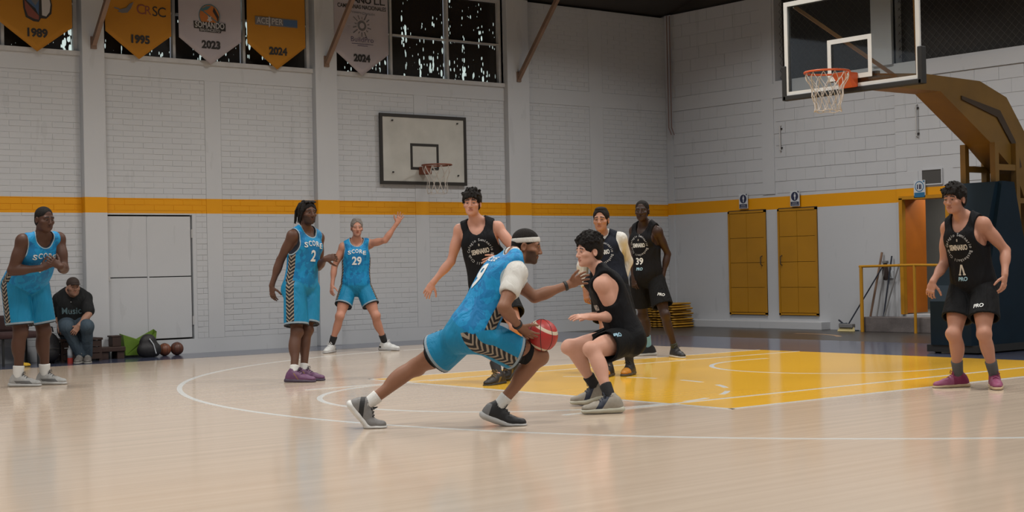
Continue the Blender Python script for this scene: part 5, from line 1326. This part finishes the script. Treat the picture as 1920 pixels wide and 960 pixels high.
p5 = person('P5', 'headbanded man in bright blue uniform lunging forward with the red ball', dict(skin=(.225, .105, .060), hairc=BLK, hair='buzz', beard=(.9, 0), look=84, nod=-10, wear='blue', armcut=.175, scoop=.03, hem=-.03, shorts=.56, flare=.150, limb=1.02, pshift=-.055,
    feet=dict(R=(86, -20), L=(88, -50)), sockc=WHITE_S, sock=.08, shoe=dict(R=shoe_m('black_white', (.014, .014, .015), (.50, .50, .49), (.012, .012, .012), (.18, .18, .18), (-.2, -.035), .0, .02), L=shoe_m('grey_white', (.17, .165, .16), (.58, .58, .56), (.012, .012, .012), (.014, .014, .015), (-.045, .0), .9)),
    hand=dict(R=dict(d=cvec(.72, -.62, .30), n=cvec(.55, .15, .82), curl=.22, spread=1.2), L=dict(d=cvec(.85, .40, .15), n=cvec(.25, -.25, -.92), curl=.30, spread=1.2))))
p6 = person('P6', 'curly haired young man in black vest crouching before the ball handler', dict(skin=(.56, .31, .225), hairc=BLK, hair='curly', look=-62, nod=-2, wear='black', loose=.020, armcut=.13, scoop=.09, hem=-.10, shorts=.62, flare=.135,
    feet=dict(L=(-80,), R=(-78, -12)), sockc=BLACK_S, sock=.10, shoe=shoe_m('beige', (.27, .245, .20), (.47, .46, .37), (.02, .025, .04), (.018, .024, .042), (.035, .085), .75),
    hand=dict(L=dict(d=cvec(-1, .02, -.05), n=cvec(-.05, -.85, .35), curl=.22, spread=.8), R=dict(d=cvec(-1, .05, 0), n=cvec(0, -.9, 0), curl=.3))))
p7 = person('P7', 'short haired young man with white long sleeves under a navy vest', dict(skin=(.40, .205, .135), hairc=BLK, hair='short', look=-16, wear='navy', loose=.018, armcut=.128, scoop=.12, hem=-.13, shorts=.75,
    feet=dict(R=(-20,), L=(-22,)), sockc=BLACK_S, sock=.10, shoe=shoe_m('black_orange', (.016, .014, .013), (.05, .04, .03), (.03, .03, .03), (.42, .17, .015), (.115, .4)),
    hand=dict(R=dict(n=cvec(.6, 0, .7), curl=.5), L=dict(d=cvec(-.1, -1, 0), n=cvec(-.7, 0, .6), curl=.5))))
seminary_front(p7, None, False, M_LETW)
p8 = person('P8', 'very tall dark skinned man in black number 39 vest by the amber tarps', dict(build=.93, limb=.92, skin=(.036, .0175, .0115), hairc=(.007, .006, .006), hair='buzz', look=-18, wear='black', loose=.020, armcut=.125, scoop=.13, hem=-.12, shorts=.74, flare=.13,
    feet=dict(R=(-72,), L=(18,)), sockc=dict(R=(.22, .44, .50), L=(.03, .035, .025)), sock=dict(R=.13, L=.05), shoe=shoe_m('black_pale', (.013, .013, .014), (.45, .43, .38), (.05, .05, .05)),
    hand=dict(R=dict(n=cvec(.6, 0, .7), curl=.4), L=dict(n=cvec(-.8, 0, .5), curl=.45))))
seminary_front(p8, '39', True, M_LETW); pro_leg(p8, 'L', unit(p8['Lp']), unit(p8['Fm']*.8+p8['Lp']*.6))
p9 = person('P9', 'young man with mussed black hair in black vest and pink shoes', dict(skin=(.40, .20, .135), hairc=BLK, hair='messy', look=-48, nod=-4, wear='black', loose=.020, armcut=.120, scoop=.135, hem=-.14, shorts=.66, flare=.132,
    feet=dict(R=(-80,), L=(-12,)), sockc=GREY_S, sock=.13, shoe=shoe_m('pink', (.26, .065, .135), (.44, .33, .20), (.19, .012, .06), (.17, .018, .062), (-.2, .06), .0),
    hand=dict(R=dict(d=cvec(-.25, -1, 0), n=cvec(.6, 0, .7), curl=.55), L=dict(d=cvec(-.12, -1, -.1), n=cvec(-.7, 0, .7), curl=.35))))
seminary_front(p9, None, True); put(p9, 'jersey_number', np.array([(-.032, -.045), (-.010, -.045), (-.010, -.034), (-.014, -.034), (0, .022), (.012, -.034), (.008, -.034), (.008, -.045), (.032, -.045), (.032, -.034), (.027, -.034), (.010, .045), (-.008, .045), (-.027, -.034), (-.032, -.034)]), [(0, 1, 2, 3, 13, 14), (3, 4, 11, 12, 13), (4, 5, 10, 11), (5, 6, 7, 8, 9, 10)], p9['c'](.60)-p9['U']*.19, M_LETC); pro_leg(p9, 'L', unit(p9['Lp']+p9['Fm']*-.3), unit(p9['Fm']+p9['Lp']*.25))
p10 = person('P10', 'seated man in dark cap, black printed shirt and jeans on the crate', dict(build=1.12, limb=1.05, fat=1.1, skin=(.30, .165, .115), hairc=(.03, .02, .015), hairn='brown', hair='buzz', beard=(.45, 0), look=32, wear='tee', scoop=.045, hem=-.06,
    feet=dict(R=(5,), L=(15,)), sockc=GREY_S, shoe=shoe_m('grey', (.12, .11, .10), (.25, .24, .22), (.2, .2, .19)),
    hand=dict(R=dict(n=cvec(0, -.8, .4), curl=.5), L=dict(d=cvec(-.5, -.8, -.3), n=cvec(-.4, -.2, .8), curl=.45))))
put(p10, 'shirt_lettering', *squash(text_mesh('Music', .1, .01), .24, .085), p10['c'](.55), M_LETT)
for k in range(3): put(p10, 'button', *squash(text_mesh('o', .03, .03), .014, .014), p10['c'](.78-.24*k), M_LETD)
# cap of the seated man
x = p10; Pk, Fk = build([ell(x['hp'](0, -.012, .052), x['FRh'], x['hs']*V3(.083, .102, .084), .01), half(x['hp'](0, 0, .032), -x['Hu'])], .006)
cap = link('cap', npmesh('cap', Pk, Fk), mat('dark_brown_cap', (.030, .018, .014), .8), x['T'])
Pk, Fk = build([ell(x['hp'](0, .105, .040), x['FRh'], x['hs']*V3(.066, .075, .010), .01)], .006); link('brim', npmesh('brim', Pk, Fk), mat('dark_brown_cap', (.030, .018, .014)), cap)

# ball handler: number on the back, undershirt sleeve, headband, wristbands, leggings; the red ball in his hand
x = p5; s = x['s']
put(x, 'jersey_number', *squash(text_mesh('9', .2, .03), .105, .21), x['c'](.60), M_LETW, back=True); put(x, 'name_lettering', *squash(text_mesh('SCORE', .08, .02), .19, .045), x['c'](.86), M_LETW, back=True)
def undershirt(x, q_, cuff=False):
    s = x['s']; pr = x['grow'](x['torso'], .009*s)
    for S in 'RL':
        sh, el, wr = (x['J'][n_+S] for n_ in ('sh', 'el', 'wr')); pr += [ell(sh, x['FRc'], V3(.072, .076, .076)*s, .03)]
        if cuff: pr += [cone(sh, el, .066*s, .056*s, .03), cone(el, wr-unit(wr-el)*.02, .055*s, .040*s, .03)]
        else: pr += [cone(sh, sh+(el-sh)*q_, .068*s, .072*s, .03)]
    pr += [('ell', 'sub', .006, x['neck']+x['Fc']*.035*s+x['U']*.065*s, x['FRc'], V3(.068, .10, .09)*s), half(x['c'](.1), -x['U'])]
    if not cuff:
        for S in 'RL': sh, el = x['J']['sh'+S], x['J']['el'+S]; E_ = sh+(el-sh)*(q_+.06); u_ = unit(el-sh); pr.append(cone(E_+u_*.085, E_+u_*.30, .085, .085, 0, op='sub'))
    P_, F_ = build([p for p in pr], .0085); return link('undershirt', npmesh('undershirt', P_, F_), M_WS, x['T'])
undershirt(x, .50)
dn = unit(x['Hu']-x['Hf']*.22)
Pk, Fk = build([ell(x['hp'](0, -.012, .042), x['FRh'], x['hs']*V3(.0835, .1030, .089), .01), half(x['hp'](0, 0, .062), dn), half(x['hp'](0, 0, .026), -dn)], .0042)
link('headband', npmesh('headband', Pk, Fk), M_WS, x['T'])
for S in 'RL':
    wr, el = x['J']['wr'+S], x['J']['el'+S]; d = unit(wr-el); Pk, Fk = build([cone(wr-d*.030, wr-d*.012, .036*s, .035*s, .0), half(wr-d*.010, d), half(wr-d*.032, -d)], .004); link('wristband', npmesh('wristband', Pk, Fk), M_BLK, x['T'])
for S in 'RL':
    hip, kn = x['J']['hip'+S], x['J']['kn'+S]; tg = unit(kn-hip); Pk, Fk = build([cone(hip+tg*.10, hip+(kn-hip)*.84, .098*s, .079*s, .02), half(hip+(kn-hip)*(.80 if S == 'R' else .68), tg)], .008); link('leggings', npmesh('leggings', Pk, Fk), M_KS, x['T'])
# white long sleeves
x = p7; s = x['s']
undershirt(x, 1, True)
# crouching player's shorts print
x = p6; pro_leg(x, 'L', unit(-(x['J']['knL']-x['J']['hipL'])), unit(x['Lp']+V3(0, 0, .5)), m_=M_LETB)
put(x, 'team_lettering', *squash(text_mesh('SEMINARIO', .07, .035), .17, .05), x['c'](.55), M_LETC)
bc = CAM+ray(1016, 629)*10.45
ball('basketball', bc, .1125, 'red and cream match basketball held by the ball handler', (0.36, 0.022, 0.018), (0.55, 0.46, 0.34))
